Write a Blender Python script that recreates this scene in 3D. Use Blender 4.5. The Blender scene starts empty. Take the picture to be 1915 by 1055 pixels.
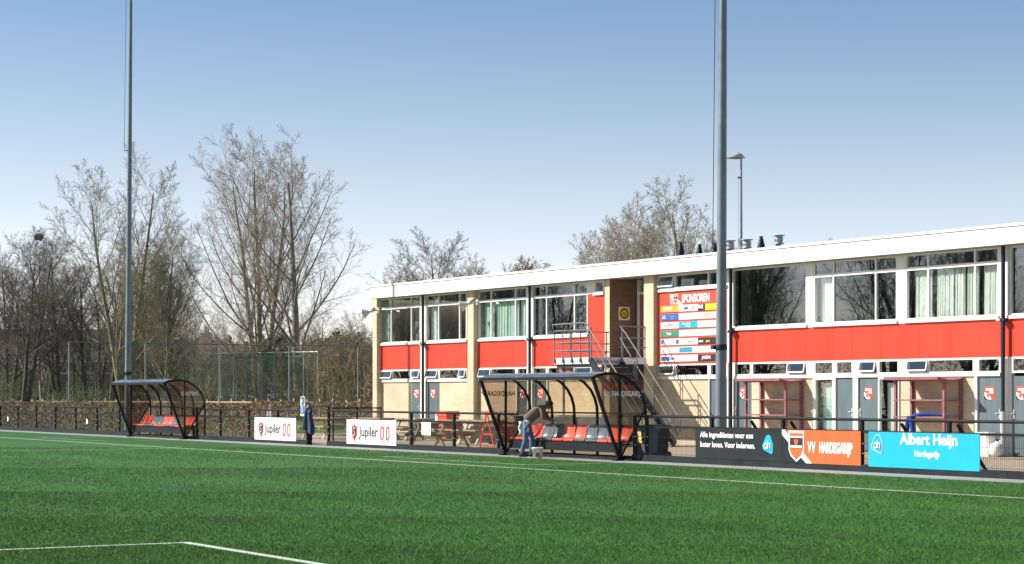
import bpy, math, random
import numpy as np
from mathutils import Vector, Matrix, Quaternion
R = math.radians
scene = bpy.context.scene
COL = scene.collection

# ------------------------------------------------------------------ camera
# World axes: X runs along the touchline (photo right = +X), Y away from the pitch towards the clubhouse.
FPX, HOR, CX, EYE = 3900.0, 736.5, 957.5, 1.6
TH = math.atan(2337.5 / FPX)
S, Cc = math.sin(TH), math.cos(TH)
cam_d = bpy.data.cameras.new('camera'); cam = bpy.data.objects.new('camera', cam_d); COL.objects.link(cam)
cam.location = (0, 0, EYE)
cam.rotation_euler = (R(90), 0, R(90) - TH)
cam_d.sensor_width = 36; cam_d.lens = FPX / 1915 * 36
cam_d.shift_y = (HOR - 527.5) / 1915
cam_d.clip_start = 0.5; cam_d.clip_end = 3000
scene.camera = cam

# ------------------------------------------------------------------ sky, sun, exposure
SUN = Vector((-.44, -.54, .485)).normalized()
world = bpy.data.worlds.new("World"); scene.world = world; world.use_nodes = True
wn = world.node_tree; bg = wn.nodes['Background']
sky = wn.nodes.new('ShaderNodeTexSky'); sky.sky_type = 'NISHITA'; sky.sun_disc = False
sky.sun_elevation = math.asin(SUN.z); sky.sun_rotation = math.atan2(SUN.x, SUN.y) % (2 * math.pi)
sky.air_density = 0.6; sky.dust_density = 0.3; sky.ozone_density = 1.0
tint = wn.nodes.new('ShaderNodeMix'); tint.data_type = 'RGBA'; tint.blend_type = 'MULTIPLY'; tint.inputs[0].default_value = 1
# pale spring haze brightens the lowest degrees of the sky
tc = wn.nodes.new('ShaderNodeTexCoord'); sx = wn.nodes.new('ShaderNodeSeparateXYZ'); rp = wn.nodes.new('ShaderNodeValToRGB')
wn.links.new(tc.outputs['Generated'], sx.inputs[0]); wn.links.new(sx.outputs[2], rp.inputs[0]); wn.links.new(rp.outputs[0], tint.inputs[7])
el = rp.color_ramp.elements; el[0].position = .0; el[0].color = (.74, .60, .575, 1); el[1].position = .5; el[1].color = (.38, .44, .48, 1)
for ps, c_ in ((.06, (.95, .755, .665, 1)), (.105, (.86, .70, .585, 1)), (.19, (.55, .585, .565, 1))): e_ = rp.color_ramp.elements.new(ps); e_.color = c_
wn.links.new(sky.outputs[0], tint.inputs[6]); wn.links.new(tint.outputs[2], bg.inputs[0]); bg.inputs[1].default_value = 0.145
sl = bpy.data.lights.new('sun', 'SUN'); sun = bpy.data.objects.new('sun', sl); COL.objects.link(sun)
sl.energy = 4.2; sl.angle = R(0.5); sl.color = (1.0, .94, .84)
sun.rotation_euler = (-SUN).to_track_quat('-Z', 'Y').to_euler()
scene.view_settings.view_transform = 'Standard'; scene.view_settings.look = 'None'
scene.view_settings.exposure = 0.8; scene.view_settings.gamma = 1

# measuring helpers: where a sight line of the survey meets a plane
def WX(px, Y):
    u = (px - CX) / FPX
    return Y / (S + u * Cc) * (-Cc + u * S)
def WZ(px, py, Y):
    u = (px - CX) / FPX
    return EYE + (HOR - py) / FPX * Y / (S + u * Cc)
def GT(px, t):
    u = (px - CX) / FPX
    return t * (-Cc + u * S), t * (S + u * Cc)
def ZT(py, t): return EYE + (HOR - py) / FPX * t

# ------------------------------------------------------------------ mesh helpers
OFF = {}
class MB:
    def __init__(s): s.v = []; s.f = []; s.sm = []
    def add(s, vs, fs, smooth=False):
        n = len(s.v); s.v += [tuple(v) for v in vs]
        s.f += [tuple(i + n for i in f) for f in fs]; s.sm += [smooth] * len(fs); return s
    def box(s, x0, x1, y0, y1, z0, z1):
        x0, x1 = min(x0, x1), max(x0, x1); y0, y1 = min(y0, y1), max(y0, y1)
        vs = [(x0,y0,z0),(x1,y0,z0),(x1,y1,z0),(x0,y1,z0),(x0,y0,z1),(x1,y0,z1),(x1,y1,z1),(x0,y1,z1)]
        return s.add(vs, [(0,3,2,1),(4,5,6,7),(0,1,5,4),(1,2,6,5),(2,3,7,6),(3,0,4,7)])
    def beam(s, p, q, w, h=None, up=(0,0,1)):
        h = h or w; p, q = Vector(p), Vector(q); d = (q - p).normalized(); up = Vector(up)
        a = d.cross(up)
        if a.length < 1e-4: a = d.cross(Vector((1,0,0)))
        a.normalize(); b = a.cross(d).normalized(); a *= w / 2; b *= h / 2
        vs = [p-a-b, p+a-b, p+a+b, p-a+b, q-a-b, q+a-b, q+a+b, q-a+b]
        return s.add(vs, [(3,2,1,0),(4,5,6,7),(0,1,5,4),(1,2,6,5),(2,3,7,6),(3,0,4,7)])
    def tube(s, pts, r, n=8, caps=True, smooth=True):
        pts = [Vector(p) for p in pts]; k = len(pts)
        if not hasattr(r, '__len__'): r = [r] * k
        vs = []; fs = []
        d0 = (pts[1] - pts[0]).normalized()
        a = d0.orthogonal().normalized()
        for i in range(k):
            d = (pts[min(i+1, k-1)] - pts[max(i-1, 0)])
            d = d.normalized() if d.length > 1e-9 else d0
            a = (a - d * a.dot(d))
            a = a.normalized() if a.length > 1e-6 else d.orthogonal().normalized()
            b = d.cross(a)
            for j in range(n):
                t = 2 * math.pi * j / n
                vs.append(pts[i] + (a * math.cos(t) + b * math.sin(t)) * r[i])
        for i in range(k - 1):
            for j in range(n):
                fs.append((i*n+j, i*n+(j+1)%n, (i+1)*n+(j+1)%n, (i+1)*n+j))
        s.add(vs, fs, smooth)
        if caps:
            s.add(vs[:n], [tuple(range(n-1, -1, -1))]); s.add(vs[-n:], [tuple(range(n))])
        return s
    def lathe(s, c, prof, n=16, smooth=True, axis=(0,0,1)):
        q = Vector((0,0,1)).rotation_difference(Vector(axis)); c = Vector(c); vs = []; fs = []
        for r, z in prof:
            for j in range(n):
                t = 2*math.pi*j/n; vs.append(c + q @ Vector((r*math.cos(t), r*math.sin(t), z)))
        for i in range(len(prof)-1):
            for j in range(n): fs.append((i*n+j, i*n+(j+1)%n, (i+1)*n+(j+1)%n, (i+1)*n+j))
        return s.add(vs, fs, smooth)
    def prism(s, poly, f):     # poly 2D, f(a,b,side)->3D point, side 0/1
        n = len(poly); vs = [f(a, b, 0) for a, b in poly] + [f(a, b, 1) for a, b in poly]
        fs = [tuple(range(n)), tuple(range(2*n-1, n-1, -1))]
        fs += [(i, i+n, (i+1)%n+n, (i+1)%n) for i in range(n)]
        return s.add(vs, fs)
    def blob(s, c, r, seed=0, n=10, m=7, amp=.15):
        rnd = random.Random(seed); ph = [rnd.uniform(0, 6) for _ in range(4)]; vs = []; fs = []
        for i in range(m+1):
            a = math.pi*i/m
            for j in range(n):
                b = 2*math.pi*j/n
                k = 1 + amp*math.sin(3*b+ph[0])*math.sin(2*a+ph[1]) + amp*.6*math.sin(5*a+ph[2]+2*b)
                vs.append((c[0]+r[0]*k*math.sin(a)*math.cos(b), c[1]+r[1]*k*math.sin(a)*math.sin(b), c[2]+r[2]*k*math.cos(a)))
        for i in range(m):
            for j in range(n): fs.append((i*n+j, (i+1)*n+j, (i+1)*n+(j+1)%n, i*n+(j+1)%n))
        return s.add(vs, fs, True)
    def build(s, name, m, parent=None, label=None, smooth=None):
        V = np.array(s.v, dtype=np.float64).reshape(-1, 3)
        if parent is None:
            off = np.array([(V[:,0].min()+V[:,0].max())/2, (V[:,1].min()+V[:,1].max())/2, V[:,2].min()])
        else:
            r = parent
            while r.parent: r = r.parent
            off = np.array(OFF.get(r.name, (0,0,0)))
        me = bpy.data.meshes.new(name); me.from_pydata((V - off).tolist(), [], s.f)
        me.polygons.foreach_set('use_smooth', s.sm if smooth is None else [smooth]*len(s.f))
        me.materials.append(m); me.update()
        o = bpy.data.objects.new(name, me); COL.objects.link(o)
        if parent: o.parent = parent
        else: o.location = off; OFF[o.name] = tuple(off)
        if label: o['label'] = label
        return o
def tag(o, label, cat, group=None, kind=None):
    if label: o['label'] = label
    if cat: o['category'] = cat
    if group: o['group'] = group
    if kind: o['kind'] = kind
    return o
def thing(name, label, cat, loc=(0,0,0), rz=0, group=None, world=True):
    o = bpy.data.objects.new(name, None); COL.objects.link(o); o.empty_display_size = .2
    o.location = loc; o.rotation_euler = (0, 0, rz)
    if world: OFF[o.name] = tuple(loc)
    return tag(o, label, cat, group)
KIDS = lambda o: [c for c in bpy.data.objects if c.parent == o]
def dup(o, loc=None, rz=None, label=None, parent=None, scale=None):
    c = o.copy(); COL.objects.link(c); c.parent = parent
    if loc is not None: c.location = loc
    if rz is not None: c.rotation_euler = (0, 0, rz)
    if scale is not None: c.scale = scale
    if label: c['label'] = label
    for k in KIDS(o): dup(k, parent=c)
    return c
def struct(o, label=None): o['kind'] = 'structure'; return tag(o, label, None)

# ------------------------------------------------------------------ materials
def _n(t, k, **kw):
    n = t.nodes.new(k)
    for a, b in kw.items(): setattr(n, a, b)
    return n
def mat(name, col, rough=.6, var=.12, scale=6, bump=0, metal=0, bscale=None, col2=None, spec=.5, stretch=None, sheen=0):
    m = bpy.data.materials.new(name); m.use_nodes = True; t = m.node_tree; p = t.nodes['Principled BSDF']
    p.inputs['Roughness'].default_value = rough; p.inputs['Metallic'].default_value = metal
    p.inputs['Specular IOR Level'].default_value = spec
    geo = _n(t, 'ShaderNodeNewGeometry'); mp = _n(t, 'ShaderNodeMapping')
    t.links.new(geo.outputs['Position'], mp.inputs[0])
    if stretch: mp.inputs['Scale'].default_value = stretch
    no = _n(t, 'ShaderNodeTexNoise'); no.inputs['Scale'].default_value = scale; no.inputs['Detail'].default_value = 5
    t.links.new(mp.outputs[0], no.inputs['Vector'])
    r = _n(t, 'ShaderNodeMapRange'); r.inputs[1].default_value = .3; r.inputs[2].default_value = .7
    t.links.new(no.outputs[0], r.inputs[0])
    mx = _n(t, 'ShaderNodeMix', data_type='RGBA')
    a = [c * (1 - var) for c in col]; b = [min(1, c * (1 + var)) for c in (col2 or col)]
    mx.inputs[6].default_value = (*a, 1); mx.inputs[7].default_value = (*b, 1)
    t.links.new(r.outputs[0], mx.inputs[0]); t.links.new(mx.outputs[2], p.inputs['Base Color'])
    rr = _n(t, 'ShaderNodeMapRange'); rr.inputs[3].default_value = max(0, rough-.08); rr.inputs[4].default_value = min(1, rough+.1)
    t.links.new(no.outputs[0], rr.inputs[0]); t.links.new(rr.outputs[0], p.inputs['Roughness'])
    if bump:
        bn = _n(t, 'ShaderNodeTexNoise'); bn.inputs['Scale'].default_value = bscale or scale*5; bn.inputs['Detail'].default_value = 4
        t.links.new(mp.outputs[0], bn.inputs['Vector'])
        bb = _n(t, 'ShaderNodeBump'); bb.inputs['Strength'].default_value = bump; bb.inputs['Distance'].default_value = .02
        t.links.new(bn.outputs[0], bb.inputs['Height']); t.links.new(bb.outputs[0], p.inputs['Normal'])
    return m
def brick(name, c1, c2, mortar, bw=.22, rh=.065, rough=.85, floor=False, ms=.009, bump=.5):
    m = bpy.data.materials.new(name); m.use_nodes = True; t = m.node_tree; p = t.nodes['Principled BSDF']
    geo = _n(t, 'ShaderNodeNewGeometry'); sp = _n(t, 'ShaderNodeSeparateXYZ'); t.links.new(geo.outputs['Position'], sp.inputs[0])
    cb = _n(t, 'ShaderNodeCombineXYZ')
    if floor:
        t.links.new(sp.outputs[0], cb.inputs[0]); t.links.new(sp.outputs[1], cb.inputs[1])
    else:
        ad = _n(t, 'ShaderNodeMath', operation='ADD'); t.links.new(sp.outputs[0], ad.inputs[0]); t.links.new(sp.outputs[1], ad.inputs[1])
        t.links.new(ad.outputs[0], cb.inputs[0]); t.links.new(sp.outputs[2], cb.inputs[1])
    b = _n(t, 'ShaderNodeTexBrick'); t.links.new(cb.outputs[0], b.inputs['Vector'])
    b.inputs['Scale'].default_value = 1; b.inputs['Brick Width'].default_value = bw; b.inputs['Row Height'].default_value = rh
    b.inputs['Mortar Size'].default_value = ms; b.inputs['Mortar Smooth'].default_value = .3; b.inputs['Bias'].default_value = 0
    b.inputs['Color1'].default_value = (*c1, 1); b.inputs['Color2'].default_value = (*c2, 1); b.inputs['Mortar'].default_value = (*mortar, 1)
    no = _n(t, 'ShaderNodeTexNoise'); no.inputs['Scale'].default_value = .9; no.inputs['Detail'].default_value = 6
    t.links.new(geo.outputs['Position'], no.inputs['Vector'])
    mr = _n(t, 'ShaderNodeMapRange'); mr.inputs[1].default_value = .3; mr.inputs[2].default_value = .7; mr.inputs[3].default_value = .82; mr.inputs[4].default_value = 1.1
    t.links.new(no.outputs[0], mr.inputs[0])
    mx = _n(t, 'ShaderNodeMix', data_type='RGBA', blend_type='MULTIPLY'); mx.inputs[0].default_value = 1
    t.links.new(b.outputs[0], mx.inputs[6]); t.links.new(mr.outputs[0], mx.inputs[7]); t.links.new(mx.outputs[2], p.inputs['Base Color'])
    p.inputs['Roughness'].default_value = rough
    bb = _n(t, 'ShaderNodeBump'); bb.inputs['Strength'].default_value = bump; bb.inputs['Distance'].default_value = .01; bb.invert = True
    t.links.new(b.outputs['Fac'], bb.inputs['Height']); t.links.new(bb.outputs[0], p.inputs['Normal'])
    return m
def glass(name, tint, ior=1.5, rough=.0, wavy=0.0, base=0.0, milky=0.0, refl=(.95,.97,1)):
    m = bpy.data.materials.new(name); m.use_nodes = True; t = m.node_tree; t.nodes.remove(t.nodes['Principled BSDF'])
    out = t.nodes['Material Output']; tr = _n(t, 'ShaderNodeBsdfTransparent'); tr.inputs[0].default_value = (*tint, 1)
    gl = _n(t, 'ShaderNodeBsdfGlossy'); gl.inputs['Roughness'].default_value = rough; gl.inputs[0].default_value = (*refl, 1)
    f0 = ((ior-1)/(ior+1))**2   # Schlick, the same from both sides of the thin pane
    g_ = _n(t, 'ShaderNodeNewGeometry'); dt = _n(t, 'ShaderNodeVectorMath', operation='DOT_PRODUCT'); t.links.new(g_.outputs['Normal'], dt.inputs[0]); t.links.new(g_.outputs['Incoming'], dt.inputs[1])
    ab = _n(t, 'ShaderNodeMath', operation='ABSOLUTE'); t.links.new(dt.outputs['Value'], ab.inputs[0]); iv = _n(t, 'ShaderNodeMath', operation='SUBTRACT'); iv.inputs[0].default_value = 1; t.links.new(ab.outputs[0], iv.inputs[1])
    pw = _n(t, 'ShaderNodeMath', operation='POWER'); pw.inputs[1].default_value = 5; t.links.new(iv.outputs[0], pw.inputs[0])
    fr = _n(t, 'ShaderNodeMath', operation='MULTIPLY_ADD'); fr.inputs[1].default_value = 1-f0; fr.inputs[2].default_value = f0; t.links.new(pw.outputs[0], fr.inputs[0]); mx = _n(t, 'ShaderNodeMixShader')
    if base:
        ad = _n(t, 'ShaderNodeMath', operation='ADD'); ad.inputs[1].default_value = base; ad.use_clamp = True
        t.links.new(fr.outputs[0], ad.inputs[0]); t.links.new(ad.outputs[0], mx.inputs[0])
    else: t.links.new(fr.outputs[0], mx.inputs[0])
    t.links.new(tr.outputs[0], mx.inputs[1]); t.links.new(gl.outputs[0], mx.inputs[2])
    if wavy:
        geo = _n(t, 'ShaderNodeNewGeometry'); no = _n(t, 'ShaderNodeTexNoise'); no.inputs['Scale'].default_value = 1.1; no.inputs['Detail'].default_value = 1
        t.links.new(geo.outputs['Position'], no.inputs['Vector'])
        bb = _n(t, 'ShaderNodeBump'); bb.inputs['Strength'].default_value = wavy; bb.inputs['Distance'].default_value = .05
        t.links.new(no.outputs[0], bb.inputs['Height'])
        t.links.new(bb.outputs[0], gl.inputs['Normal'])
    if milky:
        df = _n(t, 'ShaderNodeBsdfDiffuse'); df.inputs[0].default_value = (.62, .64, .66, 1); m3 = _n(t, 'ShaderNodeMixShader'); m3.inputs[0].default_value = milky
        t.links.new(mx.outputs[0], m3.inputs[1]); t.links.new(df.outputs[0], m3.inputs[2]); t.links.new(m3.outputs[0], out.inputs[0])
    else: t.links.new(mx.outputs[0], out.inputs[0])
    return m

M = {}
M['white'] = mat('white_paint', (.80,.79,.76), .45, .05, 3)
M['fascia'] = mat('fascia_white', (.84,.83,.81), .4, .06, 1.2, stretch=(2.5,1,.3))
M['red'] = mat('red_panel', (.74,.042,.013), .42, .10, .9, stretch=(3,1,.22))
M['redsign'] = mat('red_sign', (.76,.07,.04), .4, .05, 3)
M['brick'] = brick('buff_brick', (.72,.59,.40), (.61,.48,.31), (.60,.53,.42))
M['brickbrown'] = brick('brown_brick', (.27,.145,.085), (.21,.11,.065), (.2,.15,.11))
M['paving'] = brick('paving', (.46,.38,.28), (.39,.32,.24), (.25,.21,.16), .21, .105, .9, True, .006, .3)
M['door'] = mat('grey_door', (.105,.15,.17), .5, .12, 2, stretch=(4,4,.6))
M['dark'] = mat('black_steel', (.010,.014,.017), .5, .3, 8, spec=.2)
M['pipe'] = mat('dark_pipe', (.016,.03,.045), .5, .2, 6, spec=.3)
M['darkboard'] = mat('dark_board', (.014,.022,.026), .6, .35, 2.5, bump=.2, spec=.2)
M['galv'] = mat('galvanised', (.30,.33,.35), .42, .16, 5, metal=.55, bump=.08, bscale=30)
M['galvd'] = mat('galvanised_dull', (.15,.18,.20), .55, .25, 10)
M['rail'] = mat('railing_steel', (.14,.165,.185), .5, .2, 12)
M['kerb'] = mat('concrete_strip', (.33,.33,.32), .9, .15, 3, bump=.3, bscale=25)
M['concrete'] = mat('concrete', (.40,.39,.36), .9, .15, 3, bump=.3)
M['wood'] = mat('weathered_wood', (.36,.29,.20), .8, .28, 5, bump=.3, stretch=(1,6,6))
M['woodl'] = mat('pale_wood', (.55,.44,.29), .8, .2, 5, bump=.3)
M['woodg'] = mat('grey_wood', (.30,.29,.25), .85, .2, 6, bump=.3)
M['pink'] = mat('pink_brown_wood', (.28,.105,.12), .7, .2, 5, bump=.2)
M['seatr'] = mat('red_seat', (.80,.085,.05), .38, .06, 8)
M['seatg'] = mat('grey_seat', (.085,.10,.115), .33, .12, 8)
M['glass'] = glass('window_glass', (.84,.90,.88), 2.25, wavy=.0015, refl=(.78,.92,1))
M['smoke'] = glass('smoked_pane', (.62,.53,.45), 1.5, .06, base=.04)
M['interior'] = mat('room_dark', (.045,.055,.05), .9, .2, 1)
M['curtain'] = mat('curtain', (.86,.88,.82), .9, .05, 3)
M['curtaing'] = mat('curtain_green', (.62,.76,.68), .9, .08, 3)
M['roofing'] = mat('roof_felt', (.08,.08,.08), .9, .2, 4)
M['boardw'] = mat('board_white', (.86,.85,.83), .4, .03, 3)
M['black'] = mat('ink_black', (.015,.015,.018), .5, .1, 5)
M['white2'] = mat('ink_white', (.88,.87,.85), .45, .02, 5)
M['inkred'] = mat('ink_red', (.78,.045,.04), .45, .04, 5)
M['orange'] = mat('board_orange', (.80,.13,.03), .4, .04, 3)
M['cyan'] = mat('board_cyan', (.0,.42,.58), .4, .06, 2)
M['charcoal'] = mat('board_charcoal', (.016,.024,.028), .55, .15, 2.5, spec=.2)
M['blue'] = mat('ink_blue', (.02,.12,.42), .5, .1, 4)
M['yellow'] = mat('ink_yellow', (.90,.62,.02), .5, .05, 4)
M['amber'] = mat('ink_amber', (.85,.38,.05), .5, .05, 4)
M['green'] = mat('ink_green', (.03,.25,.16), .5, .1, 4)
M['teal'] = mat('ink_teal', (.02,.32,.42), .5, .1, 4)
M['grey'] = mat('ink_grey', (.35,.35,.36), .5, .1, 4)
M['cloth'] = mat('white_cloth', (.70,.68,.64), .9, .1, 30)
M['metalw'] = mat('light_metal', (.55,.56,.55), .4, .12, 8, metal=.3)

# ------------------------------------------------------------------ lettering
def text(body, h, origin, face, m, parent, sx=1.0, bold=0.0, name='lettering', align='LEFT', depth=.003, shear=0, space=1.0):
    cu = bpy.data.curves.new('t', 'FONT'); cu.body = body; cu.size = h * 1.38; cu.extrude = depth / 2; cu.offset = bold
    cu.align_x = align; cu.shear = shear; cu.space_character = space; cu.resolution_u = 4
    ob = bpy.data.objects.new('t', cu); COL.objects.link(ob)
    dg = bpy.context.evaluated_depsgraph_get(); dg.update()
    me = bpy.data.meshes.new_from_object(ob.evaluated_get(dg)); bpy.data.objects.remove(ob); bpy.data.curves.remove(cu)
    ax = {'-Y': ((1,0,0),(0,0,1),(0,-1,0)), '+X': ((0,1,0),(0,0,1),(1,0,0)), '-X': ((0,-1,0),(0,0,1),(-1,0,0))}[face]
    a, b, c = [Vector(k) for k in ax]; mb = MB()
    mb.v = [tuple(Vector(origin) + a*v.co.x*sx + b*v.co.y + c*v.co.z) for v in me.vertices]
    mb.f = [tuple(p.vertices) for p in me.polygons]; mb.sm = [False]*len(mb.f)
    bpy.data.meshes.remove(me)
    return mb.build(name, m, parent)
def flat(poly, y, d=.003):    # polygon in X,Z on a plane facing -Y, thickness d towards the viewer
    return MB().prism(poly, lambda a, b, k: (a, y - (d if k == 0 else 0), b))
def shield(x, z, w, h, y, parent, name='crest', sc=1):
    def sh(k): return [(x-w/2*k, z+h/2*k), (x-w/2*k, z-h*.12*k), (x-w*.36*k, z-h*.32*k), (x, z-h/2*k), (x+w*.36*k, z-h*.32*k), (x+w/2*k, z-h*.12*k), (x+w/2*k, z+h/2*k)]
    flat(sh(1), y).build(name, M['white2'], parent)
    flat(sh(.86), y-.003).build(name, M['orange'], parent)
    flat([(x-w*.40, z+h*.27), (x-w*.40, z-h*.06), (x+w*.40, z-h*.06), (x+w*.40, z+h*.27)], y-.006).build(name, M['black'], parent)
    flat([(x-w*.40, z+h*.33), (x-w*.40, z+h*.28), (x+w*.40, z+h*.28), (x+w*.40, z+h*.33)], y-.006).build(name, M['white2'], parent)
    flat([(x-w*.14, z+h*.22), (x-w*.10, z+h*.09), (x, z+h*.04), (x+w*.10, z+h*.09), (x+w*.14, z+h*.22)], y-.009).build(name, M['orange'], parent)
    flat([(x-w*.38, z+h*.03), (x-w*.38, z-h*.04), (x+w*.38, z-h*.04), (x+w*.38, z+h*.03)], y-.009).build(name, M['white2'], parent)
# ------------------------------------------------------------------ ground, pitch, paving
def sheet(name, x0, x1, y0, y1, z, m, label):
    return struct(MB().add([(x0,y0,z),(x1,y0,z),(x1,y1,z),(x0,y1,z)], [(0,1,2,3)]).build(name, m), label)
def grassmat(name, a, b, fine=60, c=None):
    m = bpy.data.materials.new(name); m.use_nodes = True; t = m.node_tree; p = t.nodes['Principled BSDF']
    geo = _n(t, 'ShaderNodeNewGeometry')
    n1 = _n(t, 'ShaderNodeTexNoise'); n1.inputs['Scale'].default_value = fine; n1.inputs['Detail'].default_value = 3
    n2 = _n(t, 'ShaderNodeTexNoise'); n2.inputs['Scale'].default_value = .55; n2.inputs['Detail'].default_value = 5
    mp = _n(t, 'ShaderNodeMapping'); mp.inputs['Scale'].default_value = (.22, 1, 1); t.links.new(geo.outputs['Position'], mp.inputs[0])
    t.links.new(geo.outputs['Position'], n1.inputs['Vector']); t.links.new(mp.outputs[0], n2.inputs['Vector'])
    r1 = _n(t, 'ShaderNodeMapRange'); r1.inputs[1].default_value = .35; r1.inputs[2].default_value = .68; t.links.new(n1.outputs[0], r1.inputs[0])
    mx = _n(t, 'ShaderNodeMix', data_type='RGBA'); mx.inputs[6].default_value = (*a, 1); mx.inputs[7].default_value = (*b, 1)
    t.links.new(r1.outputs[0], mx.inputs[0])
    r2 = _n(t, 'ShaderNodeMapRange'); r2.inputs[1].default_value = .3; r2.inputs[2].default_value = .7; r2.inputs[3].default_value = .82; r2.inputs[4].default_value = 1.2
    t.links.new(n2.outputs[0], r2.inputs[0])
    m2 = _n(t, 'ShaderNodeMix', data_type='RGBA', blend_type='MULTIPLY'); m2.inputs[0].default_value = 1
    t.links.new(mx.outputs[2], m2.inputs[6]); t.links.new(r2.outputs[0], m2.inputs[7])
    t.links.new(m2.outputs[2], p.inputs['Base Color']); p.inputs['Roughness'].default_value = .6; p.inputs['Specular IOR Level'].default_value = .35
    bb = _n(t, 'ShaderNodeBump'); bb.inputs['Strength'].default_value = .8; bb.inputs['Distance'].default_value = .03
    t.links.new(n1.outputs[0], bb.inputs['Height']); t.links.new(bb.outputs[0], p.inputs['Normal'])
    return m
M['turf'] = grassmat('turf', (.038,.135,.02), (.085,.23,.043), 45)
M['blade'] = grassmat('turf_blade', (.055,.175,.022), (.165,.35,.066), 130)
M['turf2'] = grassmat('turf_border', (.028,.115,.016), (.06,.19,.03), 45)
M['lawn'] = grassmat('lawn', (.07,.12,.025), (.17,.22,.06), 9)
M['rough'] = grassmat('rough_ground', (.06,.07,.03), (.16,.14,.07), 4)
M['line'] = mat('line_paint', (.62,.66,.58), .8, .15, 20)
sheet('ground', -900, 500, -500, 900, -.03, M['rough'], 'rough grassy ground reaching the wood')
sheet('pitch', -140, 30, -45, 24.1, 0, M['turf'], 'artificial football pitch')
sheet('pitch_border', -140, 30, 24.1, 27.0, -.001, M['turf2'], 'darker green turf between touchline and paving strip')
sheet('paving_strip', -140, 30, 27.0, 28.05, .003, M['kerb'], 'light grey concrete strip under the fence')
sheet('terrace', -76.5, 10, 28.17, 38.0, .001, M['paving'], 'paved terrace in front of the clubhouse')
sheet('path', -160, -76.5, 28.17, 29.3, .001, M['paving'], 'paving behind the fence')
sheet('lawn', -190, -76.5, 29.3, 75, -.004, M['lawn'], 'lawn beyond the fence')
sheet('lawn', -74, -58, 35.3, 37.4, .006, M['lawn'], 'grass strip at the foot of the clubhouse wall')
LZ = .004
for (x0, x1, y0, y1, lb) in [(-140, 30, 23.04, 23.17, 'white touchline'), (-57.52, -57.40, -40, 23.04, 'white halfway line'),
        (-21.06, -20.94, -30, 8.56, 'white penalty area line running away from the camera'), (-20.94, 10, 8.44, 8.56, 'white penalty area line nearest the camera'),
        (-47.1, -40.0, 24.35, 24.43, 'technical area line before the home dugout'), (-47.1, -47.02, 24.43, 26.95, 'technical area side line'),
        (-40.08, -40.0, 24.43, 26.95, 'technical area side line'), (-74.2, -67.2, 24.35, 24.43, 'technical area line before the guest dugout'),
        (-74.2, -74.12, 24.43, 26.95, 'technical area side line'), (-67.28, -67.2, 24.43, 26.95, 'technical area side line')]:
    sheet('pitch_marking', x0, x1, y0, y1, LZ, M['line'], lb)

# turf pile: real blades, denser close to the camera
def blades():
    rng = np.random.default_rng(3); V = []
    LN = [(-140,30,23.0,23.2),(-57.55,-57.37,-40,23.1),(-21.1,-20.9,-30,8.6),(-21,10,8.4,8.6),(-47.15,-39.95,24.3,24.5),(-74.2,-67.2,24.3,24.5)]
    for t0, t1, dens in [(18.5,22,4200),(22,27,2600),(27,34,1300),(34,45,520),(45,62,180)]:
        area = (t1*t1 - t0*t0) * .2455 * 1.04; n = int(area * dens)
        t = np.sqrt(rng.uniform(t0*t0, t1*t1, n)); u = rng.uniform(-.255, .255, n)
        x = t*(-Cc + u*S); y = t*(S + u*Cc)
        k = y < 26.95
        for a, b, c, d in LN: k &= ~((x > a) & (x < b) & (y > c) & (y < d))
        x, y, t = x[k], y[k], t[k]; n = len(x)
        a = rng.uniform(0, 2*np.pi, n); w = .0012 + .00009*t; h = rng.uniform(.012, .032, n)
        la = rng.uniform(0, 2*np.pi, n); ll = rng.uniform(0, .03, n)
        dx, dy = np.cos(a)*w, np.sin(a)*w
        P = np.empty((n, 3, 3)); z0 = np.full(n, -.002)
        P[:,0] = np.c_[x-dx, y-dy, z0]; P[:,1] = np.c_[x+dx, y+dy, z0]; P[:,2] = np.c_[x+np.cos(la)*ll, y+np.sin(la)*ll, h]
        V.append(P.reshape(-1, 3))
    V = np.concatenate(V); n = len(V)//3
    me = bpy.data.meshes.new('turf_blades'); me.vertices.add(len(V)); me.vertices.foreach_set('co', V.ravel())
    me.loops.add(3*n); me.loops.foreach_set('vertex_index', np.arange(3*n, dtype=np.int32))
    me.polygons.add(n); me.polygons.foreach_set('loop_start', np.arange(0, 3*n, 3, dtype=np.int32)); me.polygons.foreach_set('loop_total', np.full(n, 3, dtype=np.int32))
    me.update(); me.validate(); me.materials.append(M['blade'])
    o = bpy.data.objects.new('turf_blades', me); COL.objects.link(o)
    tag(o, 'short green artificial turf pile covering the pitch', 'turf', kind='stuff')
blades()

# ------------------------------------------------------------------ clubhouse
WY = 38.1; FY = 37.6; PY = 37.88
wx = lambda p: WX(p, WY)
XL, XR = -74.4, -24.0
club = thing('clubhouse', 'long two storey clubhouse of buff brick with red panels and white flat roof edge', 'building', (-50, 42, 0))
z0, zt, zr0, zr1, zs, zw = 0, 2.13, 2.54, 3.50, 3.58, 5.36
# brick walls of the ground floor between doors; end and back walls
mb = MB()
BR = [(712,770),(822,874),(896,967.5),(1024.5,1133),(1232,1327),(1405.5,1523),(1684,1825)]
for a, b in BR: mb.box(wx(a), wx(b), WY, WY+.25, 0, zt)
mb.box(XL, XL+.25, WY+.25, 48.2, 0, zw); mb.box(XL, XR, 48.2, 48.45, 0, zw); mb.box(XR-.25, XR, WY+.25, 48.2, 0, zw)
mb.build('brick_wall', M['brick'], club)
# pilasters: four that stand proud of the wall
PX = []
for a, b in [(697, 704.5), (874.3, 885.4), (1131, 1140), (1204, 1222)]:
    x0, x1 = WX(a, PY), WX(b, PY); PX.append((x0, x1))
    MB().box(x0, x1, PY, WY+.3, 0, zw-.004).build('pilaster', M['brick'], club)
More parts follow.
